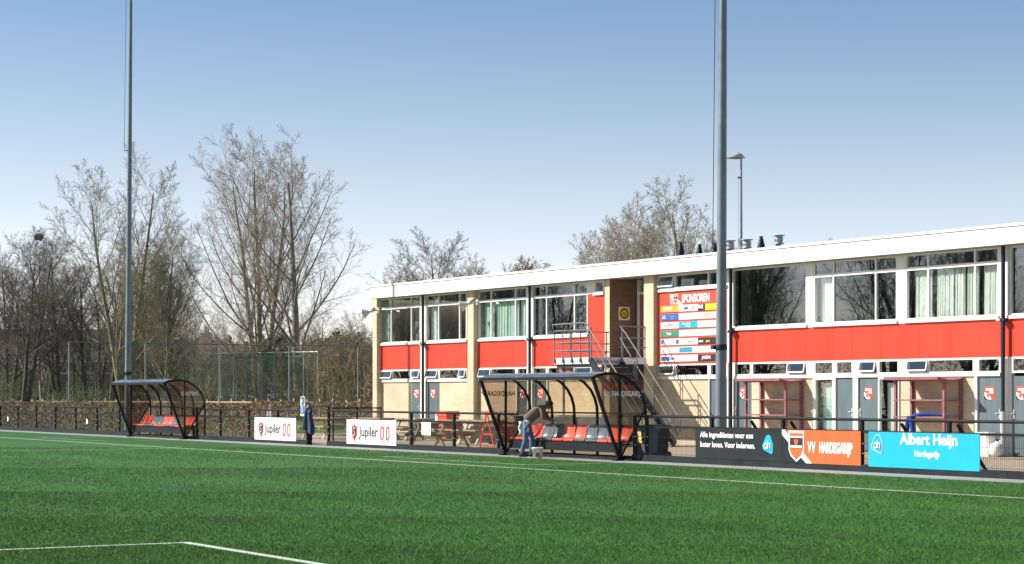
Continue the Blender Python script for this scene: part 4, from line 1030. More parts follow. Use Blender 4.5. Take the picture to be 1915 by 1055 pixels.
        o.parent = p; o.location = (0,0,0); o.name = 'wiping_cloth'
        me = o.data; off = OFF['tmp']
        for v in me.vertices: v.co += Vector(off)
    return p
pr = person()
# ------------------------------------------------------------------ trees
class TB:
    """fast tube collector: every path becomes an n-sided tapered tube"""
    def __init__(s): s.V = []; s.F = []; s.n = 0
    def path(s, pts, rad, n):
        pts = np.asarray(pts); k = len(pts); rad = np.asarray(rad)
        d = np.empty_like(pts); d[1:-1] = pts[2:]-pts[:-2]; d[0] = pts[1]-pts[0]; d[-1] = pts[-1]-pts[-2]
        d /= np.linalg.norm(d, axis=1)[:, None] + 1e-9
        ref = np.array([0,0,1.]) if abs(d[0,2]) < .9 else np.array([1.,0,0])
        a = np.cross(d, ref); a /= np.linalg.norm(a, axis=1)[:, None] + 1e-9; b = np.cross(d, a)
        t = np.arange(n)*2*np.pi/n
        P = pts[:, None] + rad[:, None, None]*(a[:, None]*np.cos(t)[None, :, None] + b[:, None]*np.sin(t)[None, :, None])
        s.V.append(P.reshape(-1, 3)); i = np.arange(k-1)[:, None]*n; j = np.arange(n)[None]; j2 = (j+1) % n
        s.F.append(np.stack([i+j, i+j2, i+n+j2, i+n+j], -1).reshape(-1, 4) + s.n); s.n += k*n
    def batch(s, P, r, n=3):   # P (N,3,3): many three-point twigs
        N = len(P); d = P[:, 2]-P[:, 0]; d /= np.linalg.norm(d, axis=1)[:, None]+1e-9; a = np.cross(d, [.31,.23,.92]); a /= np.linalg.norm(a, axis=1)[:, None]+1e-9; b = np.cross(d, a)
        t = np.arange(n)*2*np.pi/n; ring = a[:, None]*np.cos(t)[None, :, None]+b[:, None]*np.sin(t)[None, :, None]
        R_ = np.array([r, r*.85, r*.45]); V = P[:, :, None]+ring[:, None]*R_[None, :, None, None]; s.V.append(V.reshape(-1, 3))
        base = (np.arange(N)*3*n)[:, None, None]; i = (np.arange(2)*n)[None, :, None]; j = np.arange(n)[None, None]; j2 = (j+1) % n
        s.F.append(np.stack([base+i+j, base+i+j2, base+i+n+j2, base+i+n+j], -1).reshape(-1, 4)+s.n); s.n += N*3*n
    def quads(s, P):   # P (n,4,3)
        n = len(P); s.V.append(P.reshape(-1, 3)); s.F.append(np.arange(4*n).reshape(n, 4) + s.n); s.n += 4*n
    def mesh(s, name, m, smooth=True):
        V = np.concatenate(s.V); F = np.concatenate(s.F).astype(np.int32); me = bpy.data.meshes.new(name)
        me.vertices.add(len(V)); me.vertices.foreach_set('co', V.ravel()); me.loops.add(F.size); me.loops.foreach_set('vertex_index', F.ravel())
        me.polygons.add(len(F)); me.polygons.foreach_set('loop_start', np.arange(0, F.size, 4, dtype=np.int32)); me.polygons.foreach_set('loop_total', np.full(len(F), 4, dtype=np.int32))
        me.polygons.foreach_set('use_smooth', np.full(len(F), smooth)); me.materials.append(m); me.update(); return me
def unit(v): return v/(np.linalg.norm(v)+1e-9)
def rotv(v, ax, a): return v*math.cos(a) + np.cross(ax, v)*math.sin(a) + ax*np.dot(ax, v)*(1-math.cos(a))
def grow(rnd, cfg, starts):
    """returns lists: thick paths, thin paths, tips. cfg per level: count, ratio, angle(lo,hi), wiggle, up, tmin"""
    thick, thin, fin = [], [], []
    stack = list(starts); L = cfg['levels']
    while stack:
        p, d, ln, r, lv = stack.pop(); c = L[min(lv, len(L)-1)]
        ns = c['seg']; pts = [p]; dirs = [d]; q = p.copy(); dd = d.copy()
        for i in range(ns):
            dd = unit(dd + rnd.normal(0, c['wig'], 3) + np.array([0,0,c['up']])); q = q + dd*ln/ns; pts.append(q); dirs.append(dd)
        end = c.get('taper', .25); rr = np.linspace(r, r*end, ns+1)
        (thick if lv <= cfg['tl'] else thin).append((np.array(pts), rr, c['n']))
        if lv+2 == len(L): fin.append((np.array(pts), np.array(dirs), ln, rr))
        elif lv+1 < len(L):
            nx = L[lv+1]; k = nx['count']; az = rnd.uniform(0, 6.28)
            for j in range(k):
                t = nx['tmin'] + (1-nx['tmin'])*(j+rnd.uniform(.1,.9))/k; f = t*ns; i = min(int(f), ns-1); g = f-i
                bp = pts[i]*(1-g)+pts[i+1]*g; bd = dirs[i+1]; az += 2.4 + rnd.normal(0, .3)
                perp = unit(np.cross(bd, [0.13,.31,.94] if abs(bd[2]) < .95 else [1,0,0])); perp = rotv(perp, bd, az)
                an = math.radians(rnd.uniform(*nx['ang'])); nd = unit(bd*math.cos(an) + perp*math.sin(an))
                sh = nx.get('shape', lambda t: 1-.55*t)(t)
                stack.append((bp, nd, ln*nx['ratio']*sh*rnd.uniform(.75,1.15), (rr[0]*(1-t)+rr[-1]*t)*nx.get('rr', .55), lv+1))
    # last level in one go
    nx = L[-1]; K = nx['count']; P = np.array([f[0] for f in fin]); D = np.array([f[1] for f in fin]); Ln = np.array([f[2] for f in fin]); N, ns1, _ = P.shape
    t = rnd.uniform(nx['tmin'], 1, (N, K)); t[:, 0] = 1; f = t*(ns1-1.001); i = f.astype(int); g = (f-i)[..., None]; r_ = np.arange(N)[:, None]
    bp = P[r_, i]*(1-g) + P[r_, i+1]*g; bd = D[r_, i+1]; o = rnd.normal(0, 1, (N, K, 3)); o -= bd*(o*bd).sum(-1, keepdims=True); o /= np.linalg.norm(o, axis=-1, keepdims=True)
    an = np.radians(rnd.uniform(nx['ang'][0], nx['ang'][1], (N, K, 1))); nd = bd*np.cos(an)+o*np.sin(an); l = (Ln[:, None]*nx['ratio']*rnd.uniform(.6, 1.3, (N, K)))[..., None]
    nd2 = nd + rnd.normal(0, nx['wig'], (N, K, 3)) + np.array([0, 0, nx['up']*2]); nd2 /= np.linalg.norm(nd2, axis=-1, keepdims=True)
    q1 = bp+nd*l*.5; q2 = q1+nd2*l*.5
    return thick, thin, (np.stack([bp, q1, q2], 2).reshape(-1, 3, 3), cfg.get('tw', .012))
def tree_mesh(seed, starts, levels, bark, crown, tl=1, bud=None, budn=1, buds=.05, tw=.0065):
    rnd = np.random.default_rng(seed)
    st = [(np.array(p, float), unit(np.array(d, float)), l, r, 0) for p, d, l, r in starts]
    tk, tn, tips = grow(rnd, {'levels': levels, 'tl': tl, 'tw': tw}, st)
    a, b = TB(), TB()
    for p, r, n in tk: a.path(p, r, n)
    for p, r, n in tn: b.path(p, np.maximum(r, tw), n)
    b.batch(tips[0], tips[1])
    bm_ = None
    if bud:
        T = tips[0][:, 2] if budn < 2 else np.concatenate([tips[0][:, 2], tips[0][:, 1]]); n = len(T)
        o = rnd.normal(0, 1, (n, 3)); o /= np.linalg.norm(o, axis=1)[:, None]; o2 = np.cross(o, rnd.normal(0, 1, (n, 3))); o2 /= np.linalg.norm(o2, axis=1)[:, None]
        s_ = rnd.uniform(.5, 1.3, (n, 1))*buds; c = TB(); c.quads(np.stack([T, T+o*s_+o2*s_*.5, T+o*s_*2, T+o*s_-o2*s_*.5], 1)); bm_ = c.mesh('buds', bud, False)
    return a.mesh('trunk', bark), b.mesh('crown', crown), bm_
def put_tree(tm, px, t, label, name='bare_tree', rz=0, sc=1, group=None, sx=1):
    X, Y = GT(px, t); o = thing(name, label, 'tree', (X, Y, -.05), R(rz), group); o.scale = (sc*sx, sc*sx, sc)
    for me, nm in zip(tm, ('trunk', 'crown', 'buds')):
        if me: c = bpy.data.objects.new(nm, me); COL.objects.link(c); c.parent = o
    return o
M['bark'] = mat('bark_brown', (.28,.24,.185), .9, .3, 2.5, bump=.4)
M['bark2'] = mat('bark_pale', (.36,.31,.24), .9, .3, 2.5, bump=.4)
M['barkd'] = mat('bark_dark', (.10,.09,.075), .9, .3, 2.5, bump=.4)
M['twig'] = mat('twigs', (.42,.355,.28), .9, .3, 1)
M['twigo'] = mat('twigs_olive', (.30,.265,.18), .9, .3, 1)
M['twigd'] = mat('twigs_dark', (.16,.135,.105), .9, .3, 1)
M['bud'] = mat('buds_reddish', (.36,.25,.18), .9, .3, 1)
M['budg'] = mat('buds_green', (.16,.22,.05), .9, .3, 1)
LV = lambda count, ratio, ang, wig, up, seg, n, tmin=.3, **k: dict(count=count, ratio=ratio, ang=ang, wig=wig, up=up, seg=seg, n=n, tmin=tmin, **k)
inv = lambda t: 1.08-.68*t
# big poplars: strong rising limbs
def poplar(seed, H, r, dirs, tw='twig', bk='bark', up1=.10, bud='bud'):
    st = [((0,0,0), d, H*l, r*k) for d, l, k in dirs]
    return tree_mesh(seed, st, [LV(1,1,(0,0),.025,.05,9,10,taper=.18),
        LV(16,.60,(28,50),.05,up1,8,6,.14,rr=.38,shape=inv), LV(11,.38,(25,52),.10,.05,5,4,.12,rr=.45), LV(7,.50,(22,48),.12,.05,3,3,.1,rr=.5), LV(5,.64,(18,42),.13,.05,2,3,.05,rr=.6)],
        M[bk], M[tw], 1, M[bud] if bud else None, 1, .032, .007)
P1 = poplar(11, 18.6, .32, [((-.10,.02,1),.94,.8), ((.03,0,1),1,.9), ((.17,.05,1),.93,.85)])
P2 = poplar(23, 17.6, .36, [((.0,0,1),1,1)], up1=.07)
P3 = poplar(37, 16.4, .30, [((-.16,.0,1),.95,.8), ((.14,.05,1),1,.9)], tw='twigo', bk='bark', up1=.08)
put_tree(P1, 485, 182, 'very tall bare poplar with three stems, left of the pair above the netting cage', 'poplar_tree', 59, 1.14)
put_tree(P2, 557, 178, 'very tall bare poplar with one thick stem, right of the pair above the netting cage', 'poplar_tree', 100, 1.12, None, 1.1)
put_tree(P3, 232, 172, 'tall bare poplar rising behind the left light mast', 'poplar_tree', 59, 1.12)
# rounded many-branched trees
def broad(seed, H, r, tw, bk, low=.18, stems=1, a=(30,60), up=.05, bud=None, n1=14):
    rnd = random.Random(seed)
    st = [((rnd.uniform(-.2,.2)*(stems > 1), rnd.uniform(-.2,.2)*(stems > 1), 0), (rnd.uniform(-.14,.14)*(stems > 1), rnd.uniform(-.14,.14)*(stems > 1), 1), H*rnd.uniform(.85,1), r*(1 if stems == 1 else .75)) for _ in range(stems)]
    return tree_mesh(seed, st, [LV(1,1,(0,0),.035,.04,8,8,taper=.15), LV(n1,.56,a,.08,up,6,5,low,rr=.48,shape=lambda t: 1.05-.62*t), LV(9,.48,(25,55),.12,.05,4,4,.12,rr=.5), LV(7,.5,(22,50),.13,.04,3,3,.1,rr=.5), LV(5,.62,(18,48),.16,.03,2,3,.05,rr=.65)],
        M[bk], M[tw], 1, M[bud] if bud else None, 1, .03)
B1 = broad(5, 12.6, .26, 'twigd', 'barkd', .2, 2); B2 = broad(8, 12.4, .24, 'twigd', 'barkd', .25, 1, (25,50)); B3 = broad(9, 13.8, .24, 'twigo', 'bark', .1, 3, (18,42), .09, 'budg', 18)
B4 = broad(14, 13, .22, 'twig', 'bark2', .15, 2, (25,50), .08)
GW = 'bare trees of the wood left of the light mast'
k = 0
for tm, px, t, rz, sc, lab in [(B1, 45, 158, 10, 1.0, 'dark bare tree forking low down, left of the house windows'),
    (B2, -18, 165, 120, .98, 'dark bare tree cut by the left edge of the photo'),
    (B1, 112, 162, 200, 1.02, 'dark bare tree with two close thick trunks left of the high netting post'),
    (B2, 163, 160, 60, .93, 'dark bare tree standing before the house, right of the high netting post'),
    (B2, 207, 185, 250, 1.0, 'dark bare tree close to the left light mast, behind the house corner'),
    (B3, 312, 168, 0, .98, 'wide olive twigged bare tree between the light mast and the poplars'),
    (B3, 270, 190, 140, .96, 'olive twigged bare tree just right of the light mast'),
    (B4, 372, 160, 40, .55, 'small bare tree at the left end of the netting cage'), (B4, 425, 195, 80, .75, 'slender bare tree left of the three stemmed poplar'),
    (B1, 8, 195, 310, 1.1, 'dark bare tree in the second row at the left edge'), (B4, 78, 205, 20, 1.15, 'bare tree with a bird nest in its top'),
    (B2, 140, 210, 310, 1.05, 'bare tree in the second row above the house roof'), (B4, 600, 205, 200, .75, 'bare tree right of the poplar pair'),
    (B2, 20, 178, 200, 1.0, 'dark bare tree between the leftmost trunks, a row further back'), (B1, 185, 200, 77, 1.05, 'dark bare tree filling the gap just left of the light mast'), (B2, 92, 182, 140, 1.05, 'dark bare tree behind the two thick trunks'),
    (B3, 655, 165, 250, .5, 'low pale twiggy tree beside the building corner'), (B4, 345, 205, 300, .9, 'bare tree in the second row left of the poplars')]:
    put_tree(tm, px, t, lab, 'bare_tree', rz, sc)
X, Y = GT(73, 204.5)
nz = ZT(444, 204.5); nb = TB(); rn = np.random.default_rng(2)
for i in range(150):
    a, b = rn.uniform(0, 6.28), rn.uniform(0, 6.28); c = np.array([X, Y, nz]) + rn.normal(0, .12, 3); d = np.array([math.cos(a), math.sin(a), rn.normal(0,.2)])*.38
    nb.path(np.array([c-d, c+d*.2, c+d]), [.03,.035,.02], 3)
o = bpy.data.objects.new('bird_nest', nb.mesh('bird_nest', M['twigd'])); COL.objects.link(o); tag(o, 'round dark bird nest high in a bare tree at the left', 'nest')
# trees behind the clubhouse
V1 = tree_mesh(41, [((0,0,0), (0,0,1), 9.6, .17)], [LV(1,1,(0,0),.03,.04,7,7,taper=.12), LV(24,.60,(30,50),.045,.06,6,5,.2,rr=.42,shape=lambda t: 1.1-.72*t), LV(10,.42,(22,42),.08,.04,4,4,.2,rr=.5), LV(7,.5,(22,42),.08,.03,3,3,.1,rr=.6), LV(5,.6,(20,42),.1,.03,3,3,.1,rr=.6)], M['barkd'], M['twigd'], 1, tw=.005)
put_tree(V1, 828, 112, 'dark vase shaped bare tree showing above the left part of the roof', 'bare_tree', 0, .92, None, 1.2)
A1 = broad(50, 12.4, .24, 'twigo', 'bark2', .12, 1, (28,55), .10, 'budg', 18)
put_tree(A1, 1272, 104, 'tallest bare tree behind the roof, left of the big mast', 'bare_tree', 30, .93)
A2 = broad(52, 9.5, .14, 'twig', 'bark2', .1, 3, (15,38), .1, None, 12)
for px, t, rz, sc, lab in [(1122, 112, 0, 1.0, 'slender bare tree above the roof at the left of the clump'), (1165, 108, 100, 1.03, 'slender bare tree above the roof in the middle of the clump'), (1212, 112, 200, 1.12, 'slender bare tree above the roof joining the tallest tree'),
(1536, 110, 20, .88, 'thin twig tips above the roof at the right'), (1320, 112, 300, 1.0, 'bare tree top just left of the big mast')]:
    put_tree(A2, px, t, lab, 'bare_tree', rz, sc)
D1 = broad(77, 6.8, .08, 'twig', 'bark2', .15, 6, (15,40), .08, None, 12)
for px, t, rz, sc, lab in [(762, 125, 60, 1.18, 'faint twiggy bush top above the left end of the roof'), (880, 122, 20, 1.2, 'faint twiggy top right of the vase shaped tree'), (945, 135, 20, 1.22, 'faint low twiggy top above the middle of the roof')]:
    put_tree(D1, px, t, lab, 'bare_tree', rz, sc)
W1_ = tree_mesh(61, [((0,0,0), (0,0,1), 6.6, .12)], [LV(1,1,(0,0),.03,.04,6,6,taper=.3), LV(34,.17,(25,85),.12,.05,6,4,.78,rr=.3,shape=lambda t: 1), LV(9,.5,(20,60),.15,-.12,5,3,.2,rr=.5), LV(6,.6,(20,50),.15,-.1,3,3,.2,rr=.6)], M['bark'], M['bud'], 1, M['bud'], 1, .05)
put_tree(W1_, 1005, 118, 'reddish weeping tree crown above the middle of the roof', 'weeping_tree', 0, 1.25)
# trees across the pitch, seen mirrored in the windows
for i, (x, y, tm, rz, sc) in enumerate([(-116,-14,P2,0,.72), (-134,-19,P1,30,.8), (-150,-24,B2,60,1.2), (-104,-22,B3,90,1.0), (-168,-20,P2,10,.8), (-186,-30,B1,150,1.3), (-126,-34,P3,0,.9), (-160,-42,B3,200,1.1), (-205,-40,P1,200,.8), (-92,-12,B2,33,.9), (-142,-10,B4,0,.9), (-127,-18,B4,170,1.15), (-152,-14,B3,260,1.0), (-163,-26,B1,300,1.1), (-182,-24,B2,110,1.1), (-98,-10,B1,240,.95), (-145,-20,B2,10,1.2), (-170,-14,B3,95,1.1), (-135,-28,B3,40,1.2), (-158,-34,B2,140,1.35), (-212,-34,B1,80,1.3), (-231,-40,B2,20,1.4)]):
    o = thing('bare_tree', 'bare tree across the pitch, seen only as a reflection in the upper windows', 'tree', (x, y, 0), R(rz), 'trees across the pitch reflected in the windows'); o.scale = (sc,)*3
    for me, nm in zip(tm, ('trunk', 'crown')):
        c = bpy.data.objects.new(nm, me); COL.objects.link(c); c.parent = o

# ------------------------------------------------------------------ thickets, hedges, shrubs, far wood
def leafquads(rng, C, size):
    n = len(C); o = rng.normal(0, 1, (n, 3)); o /= np.linalg.norm(o, axis=1)[:, None]; o2 = np.cross(o, rng.normal(0, 1, (n, 3))); o2 /= np.linalg.norm(o2, axis=1)[:, None]
    s_ = rng.uniform(.5, 1.2, (n, 1))*size; return np.stack([C-o*s_*.6, C+o2*s_*.4, C+o*s_*.6, C-o2*s_*.4], 1)
def thicket(name, px0, px1, t0, t1, n, h, mt, lab, seed, hv=.35):
    rng = np.random.default_rng(seed); b = TB()
    for i in range(n):
        x, y = GT(rng.uniform(px0, px1), rng.uniform(t0, t1)); H = h*rng.uniform(1-hv, 1+hv*.6); p = np.array([x, y, 0.]); d = unit(np.array([rng.normal(0,.10), rng.normal(0,.10), 1]))
        pts = [p]
        for k in range(5): d = unit(d+rng.normal(0,.05,3)); p = p+d*H/5; pts.append(p)
        pts = np.array(pts); r = rng.uniform(.02,.055); b.path(pts, np.linspace(r, .008, 6), 4)
        for j in range(16):
            f = rng.uniform(.25, 1)*5; q = min(int(f), 4); s_ = pts[q]*(1-(f-q))+pts[q+1]*(f-q); e = unit(rng.normal(0,1,3)*[1,1,.4]+[0,0,.6]); l = rng.uniform(.3, 1.1)*H/6
            m_ = s_+e*l; b.path(np.array([s_, s_+e*l*.5+rng.normal(0,.04,3), m_]), [.014,.010,.006], 3)
            for z in range(4):
                g = rng.uniform(.2,1); s2 = s_+e*l*g; e2 = unit(e+rng.normal(0,.6,3)); b.path(np.array([s2, s2+e2*l*.45]), [.009,.005], 3)
    o = bpy.data.objects.new(name, b.mesh(name, mt)); COL.objects.link(o); return tag(o, lab, 'thicket', kind='stuff')
M['thick'] = mat('thicket_tan', (.34,.25,.15), .9, .35, 1); M['thickd'] = mat('thicket_dark', (.13,.11,.08), .9, .35, 1)
thicket('thicket', 575, 712, 158, 176, 150, 5.6, M['thick'], 'tan thicket of slender young stems between the netting cage and the building', 71)
thicket('thicket', 375, 600, 176, 192, 150, 5.4, M['thick'], 'brown thicket of young stems behind the netting cage', 72)
thicket('thicket', 225, 400, 180, 215, 220, 6.4, M['thickd'], 'dark thicket of young stems right of the left light mast', 73)
thicket('thicket', -40, 240, 172, 240, 170, 6.2, M['thickd'], 'dark undergrowth of young stems around the house', 74)
def leafcloud(name, px0, px1, t0, t1, zf, n, size, mt, lab, seed, kind='stuff', cat='wood'):
    rng = np.random.default_rng(seed); px = rng.uniform(px0, px1, n); t = rng.uniform(t0, t1, n); u = (px-CX)/FPX
    x = t*(-Cc+u*S); y = t*(S+u*Cc); zm = zf(px, rng); z = zm*np.sqrt(rng.uniform(0, 1, n))
    b = TB(); b.quads(leafquads(rng, np.c_[x, y, z], size)); o = bpy.data.objects.new(name, b.mesh(name, mt, False)); COL.objects.link(o); return tag(o, lab, cat, kind=kind)
M['far'] = mat('far_wood', (.085,.085,.055), .95, .5, .25, col2=(.12,.10,.07)); M['farg'] = mat('far_evergreen', (.045,.085,.040), .9, .4, .5); M['fresh'] = mat('fresh_leaves', (.10,.20,.035), .8, .3, 2)
wob = lambda a, b, s_: (lambda px, rng: a + b*(np.sin(px*.05+s_)+.6*np.sin(px*.13+2*s_)+.4*np.sin(px*.31+s_)) )
leafcloud('far_wood', -120, 800, 285, 325, wob(9.3, .8, 1), 60000, .42, M['far'], 'brown far wood filling the horizon at the left', 81)
leafcloud('far_wood', 330, 640, 262, 280, wob(7.6, .6, 3), 16000, .34, M['farg'], 'dark evergreen growth low behind the poplars', 82)
leafcloud('undergrowth', 575, 705, 178, 190, wob(6.6, .5, 5), 12000, .10, M['bud'], 'tan leafy undergrowth beside the building', 83)
def farwood():
    rng = np.random.default_rng(88); n = 70000; x = rng.uniform(-260, -80, n); y = -38-.12*(-80-x)+rng.uniform(-12, 0, n); z = (7.4+1.0*np.sin(x*.11)+.7*np.sin(x*.31))*np.sqrt(rng.uniform(0, 1, n))
    b = TB(); b.quads(leafquads(rng, np.c_[x, y, z], .16)); o = bpy.data.objects.new('far_wood', b.mesh('far_wood', M['far'], False)); COL.objects.link(o); tag(o, 'dense wood across the pitch, seen only in the window reflections', 'wood', kind='stuff')
farwood()
def shrub(px, t, w, h, n, lab, mt='fresh', size=.07, seed=1):
    rng = np.random.default_rng(seed); X, Y = GT(px, t); s_ = thing('shrub', lab, 'shrub', (X, Y, 0), 0)
    b = TB()
    k = 40; ang = rng.uniform(0, 6.28, k)
    tips = []
    for a in ang:
        q = np.array([math.cos(a)*rng.uniform(.1,1)*w, math.sin(a)*rng.uniform(.1,1)*w, h*rng.uniform(.5,1)]); b.path(np.array([[0,0,0], q*.5+rng.normal(0,.06,3), q]), [.02,.013,.006], 3); tips.append(q)
    tips = np.array(tips); o = bpy.data.objects.new('stems', b.mesh('stems', M['bark'])); COL.objects.link(o); o.parent = s_
    C = tips[rng.integers(0, k, n)]*rng.uniform(.35, 1.05, (n,1)) + rng.normal(0, w*.13, (n,3)); C[:,2] = np.abs(C[:,2])+.03
    b = TB(); b.quads(leafquads(rng, C, size)); o = bpy.data.objects.new('leaves', b.mesh('leaves', M[mt], False)); COL.objects.link(o); o.parent = s_
for i, (px, t, w, h, n, lab) in enumerate([(8, 150, 2.0, 3.2, 1500, 'fresh green shrub at the left edge of the photo'), (100, 152, 1.8, 2.0, 1200, 'green shrub before the trunks left of the house windows'), (140, 150, 1.6, 2.2, 1200, 'green shrub just right of the high netting post'),
        (178, 151, 1.5, 2.2, 1200, 'green shrub under the house windows'), (255, 155, 1.8, 3.0, 1200, 'green shrub just right of the left light mast'), (345, 150, 1.6, 3.4, 1600, 'bright green shrub behind the curved pane of the guest dugout'), (378, 152, 1.6, 4.0, 1600, 'bright green tall shrub left of the netting cage'), (300, 160, 2.0, 3.4, 1500, 'green shrub behind the guest dugout roof'), (415, 178, 1.8, 4.6, 1500, 'green shrub behind the left end of the netting cage'), (530, 178, 1.8, 3.4, 1200, 'green shrub behind the netting cage before the right poplar'), (640, 160, 1.8, 2.6, 1000, 'low green shrub in front of the tan thicket')]):
    shrub(px, t, w, h, n, lab, seed=90+i)
M['hedge'] = mat('beech_leaves', (.21,.13,.08), .85, .45, 5, col2=(.30,.20,.12)); M['hedgecore'] = mat('hedge_core', (.075,.06,.04), .95, .3, 4)
def hedge(pts, h, w, lab, seed, dens=420, size=.075):
    rng = np.random.default_rng(seed); (xa, ya), (xb, yb) = pts; L = math.hypot(xb-xa, yb-ya); ux, uy = (xb-xa)/L, (yb-ya)/L
    hd = thing('hedge', lab, 'hedge', ((xa+xb)/2, (ya+yb)/2, 0))
    n = int(L*h*dens); s_ = rng.uniform(0, L, n); z = rng.uniform(.02, 1, n)**.85*h; o = rng.uniform(-.5, .5, n); o = np.sign(o)*np.abs(2*o)**.4/2*w
    top = rng.uniform(0, 1, n) < .35; z = np.where(top, h+rng.normal(0, .035, n)+.03*np.sin(s_*1.3), z); o = np.where(top, rng.uniform(-.5,.5,n)*w, o)
    C = np.c_[xa+ux*s_-uy*o-(xa+xb)/2, ya+uy*s_+ux*o-(ya+yb)/2, z]; b = TB(); b.quads(leafquads(rng, C, size))
    q = bpy.data.objects.new('leaves', b.mesh('leaves', M['hedge'], False)); COL.objects.link(q); q.parent = hd
    # twig structure inside
    b = TB(); m_ = int(L*14)
    for i in range(m_):
        s0 = rng.uniform(0, L); o0 = rng.uniform(-.3,.3)*w; p = np.array([xa+ux*s0-uy*o0-(xa+xb)/2, ya+uy*s0+ux*o0-(ya+yb)/2, 0]); e = p+np.array([rng.normal(0,.15), rng.normal(0,.1), h*rng.uniform(.7,1.02)])
        b.path(np.array([p, (p+e)/2+rng.normal(0,.04,3), e]), [.016,.012,.006], 3)
    q = bpy.data.objects.new('stems', b.mesh('stems', M['bark2'])); COL.objects.link(q); q.parent = hd
    return hd
hedge([(-134, 31.0), (-68.3, 31.0)], 1.17, .9, 'brown beech hedge close behind the fence at the left', 201, 520)
hedge([GT(478, 128), GT(712, 112)], 1.08, .8, 'brown beech hedge across the lawn beyond the picnic tables', 202, 380, .1)

# ------------------------------------------------------------------ high netting fence, cage, post and rail fence
def line_pts(pxs, ta, tb):
    out = []
    for p in pxs: k = (p-pxs[0])/(pxs[-1]-pxs[0]); out.append(GT(p, ta+(tb-ta)*k))
    return out
def hnet():
    pp = line_pts([129, 272, 410.5, 541, 669.5, 790], 133, 148); f = thing('ball_stop_fence', 'high thin ball stop fence on grey posts behind the hedge', 'fence', (*pp[2], 0))
    for x, y in pp: MB().tube([(x, y, 0), (x, y, 4.92)], .055, 8).build('post', M['galv'], f)
    MB().tube([(x, y, 4.9) for x, y in pp], .03, 6).build('top_rail', M['galvd'], f)
    m_ = MB()
    for z in (1.2, 2.4, 3.6): m_.tube([(x, y, z) for x, y in pp], .005, 3)
    m_.build('tension_wires', M['galvd'], f)
hnet()
M['net'] = glass('green_netting', (.50,.62,.56), 1.05, .5)
def cage():
    pp = line_pts([391, 413.5, 437, 460.5, 487, 513, 541.5, 568, 594], 171, 164); f = thing('netting_cage', 'green netting cage with a row of grey posts behind the low wooden fence', 'cage', (*pp[4], 0))
    zt_ = 4.9
    for x, y in pp: MB().tube([(x, y, 0), (x, y, zt_)], .05, 8).build('post', M['metalw'], f)
    MB().tube([(x, y, zt_) for x, y in pp], .05, 6).build('top_rail', M['metalw'], f)
    (xa, ya), (xb, yb) = pp[0], pp[-1]
    def net(xa, ya, xb, yb, mb):
        L = math.hypot(xb-xa, yb-ya); n = int(L/.10)
        for i in range(n): k = i/n; x, y = xa+(xb-xa)*k, ya+(yb-ya)*k; mb.add([(x-.009,y,.1),(x+.009,y,.1),(x+.009,y,zt_),(x-.009,y,zt_)], [(0,1,2,3)])
        for i in range(48): z = .1+i*.10; mb.add([(xa,ya,z-.009),(xb,yb,z-.009),(xb,yb,z+.009),(xa,ya,z+.009)], [(0,1,2,3)])
    nb = MB(); net(xa, ya, xb, yb, nb)
    dx, dy = -(yb-ya), (xb-xa); L = math.hypot(dx, dy); dx, dy = dx/L*3.2, dy/L*3.2
    if dy < 0: dx, dy = -dx, -dy
    net(xa, ya, xa+dx, ya+dy, nb); net(xb, yb, xb+dx, yb+dy, nb); net(xa+dx, ya+dy, xb+dx, yb+dy, nb)
    nb.build('netting', M['netm'], f)
    for x, y in ((xa+dx, ya+dy), (xb+dx, yb+dy)): MB().tube([(x, y, 0), (x, y, zt_-.2)], .05, 8).build('post', M['metalw'], f)
    MB().tube([(xa, ya, zt_-.1), (xa+dx, ya+dy, zt_-.25), (xb+dx, yb+dy, zt_-.25), (xb, yb, zt_-.1)], .035, 6).build('side_rail', M['metalw'], f)
M['netm'] = mat('green_net_cord', (.04,.13,.10), .8, .2, 5)
cage()
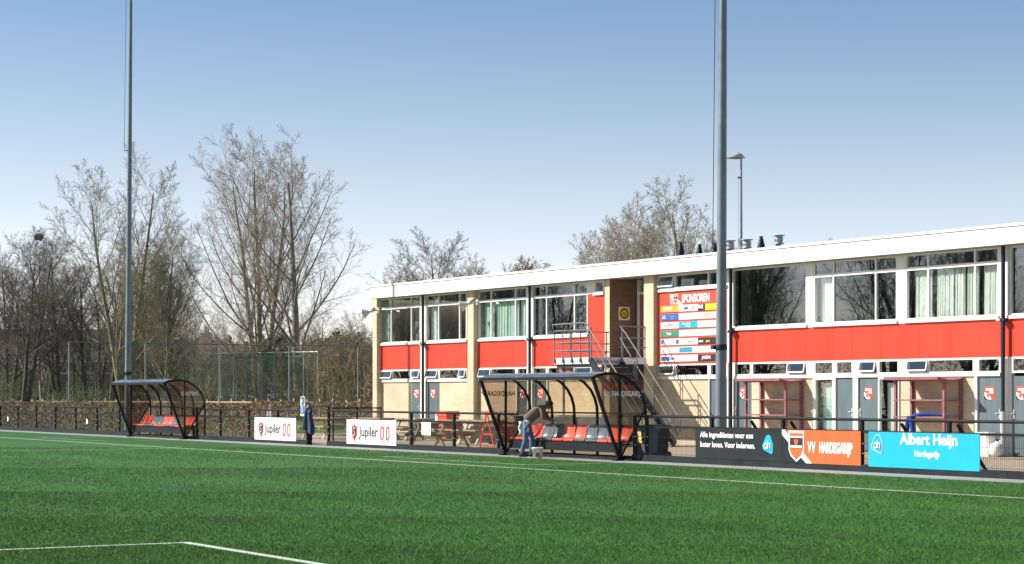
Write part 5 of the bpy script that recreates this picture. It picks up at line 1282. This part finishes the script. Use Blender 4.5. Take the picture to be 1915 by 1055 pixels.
def lowfence():
    n = 34; a, b = GT(-30, 165), GT(700, 138); f = thing('wooden_rail_fence', 'low wooden post and rail fence along the edge of the wood', 'fence', ((a[0]+b[0])/2, (a[1]+b[1])/2, 0))
    for i in range(n+1):
        k = i/n; x, y = a[0]+(b[0]-a[0])*k, a[1]+(b[1]-a[1])*k
        MB().box(x-.09, x+.09, y-.09, y+.09, 0, 1.24+.05*math.sin(i*2.3)).build('post', M['woodg'], f)
    MB().beam((a[0], a[1]-.1, 1.02), (b[0], b[1]-.1, 1.02), .05, .09).build('rail', M['woodl'], f)
lowfence()

# ------------------------------------------------------------------ house in the wood
def house():
    t = 255; c = GT(95, t); h = thing('brick_house', 'grey brown brick house with a tiled roof behind the bare trees at the left', 'house', (c[0], c[1], 0), R(90)-TH, world=False)
    W = 11.5; D = 8; e = 5.9; ri = 9.4
    hb = brick('house_brick', (.17,.14,.12), (.13,.11,.095), (.16,.15,.14)); tile = brick('roof_tiles', (.10,.075,.065), (.075,.06,.055), (.04,.035,.03), .3, .3, .8, False, .03, .8)
    def bld(m_, nm, mt, p=None):
        o = m_.build(nm, mt, h if p is None else p); return o
    global OFF
    w = MB().box(-W, W, 0, D, 0, e); w.add([(-W,0,e),(-W,D,e),(-W,D/2,ri-.15)], [(0,1,2)]).add([(W,0,e),(W,D,e),(W,D/2,ri-.15)], [(0,2,1)]); bld(w, 'wall', hb)
    rf_ = MB()
    rf_.prism([(-.5,e-.35),(D/2,ri),(D+.5,e-.35),(D+.5,e-.15),(D/2,ri+.2),(-.5,e-.15)], lambda a, b, k: ((W+.3) if k else -(W+.3), a, b)); r_ = bld(rf_, 'roof', tile)
    MB().box(-3, -2.2, D/2-.4, D/2+.4, ri-.5, ri+1.3).build('chimney', hb, r_)
    MB().box(-W, W, -.06, -.005, 4.02, 4.16).box(-W, W, -.55, -.50, e-.42, e-.2).build('trim_band', M['white'], h)
    for x in (-9, -5.2, -1.5, 2.6, 4.8, 9):
        for z, hh in ((4.25, 1.15), (1.3, 1.75)):
            f = MB().box(x-.7, x+.7, -.08, -.004, z, z+.09).box(x-.7, x+.7, -.08, -.004, z+hh-.09, z+hh).box(x-.7, x-.6, -.08, -.004, z+.09, z+hh-.09).box(x+.6, x+.7, -.08, -.004, z+.09, z+hh-.09).box(x-.05, x+.05, -.07, -.004, z+.09, z+hh-.09).build('window', M['white'], h)
            MB().box(x-.6, x+.6, -.03, -.006, z+.09, z+hh-.09).build('pane', M['housepane'], f)
M['housepane'] = mat('house_glass', (.03,.045,.07), .08, .2, 2)
house()
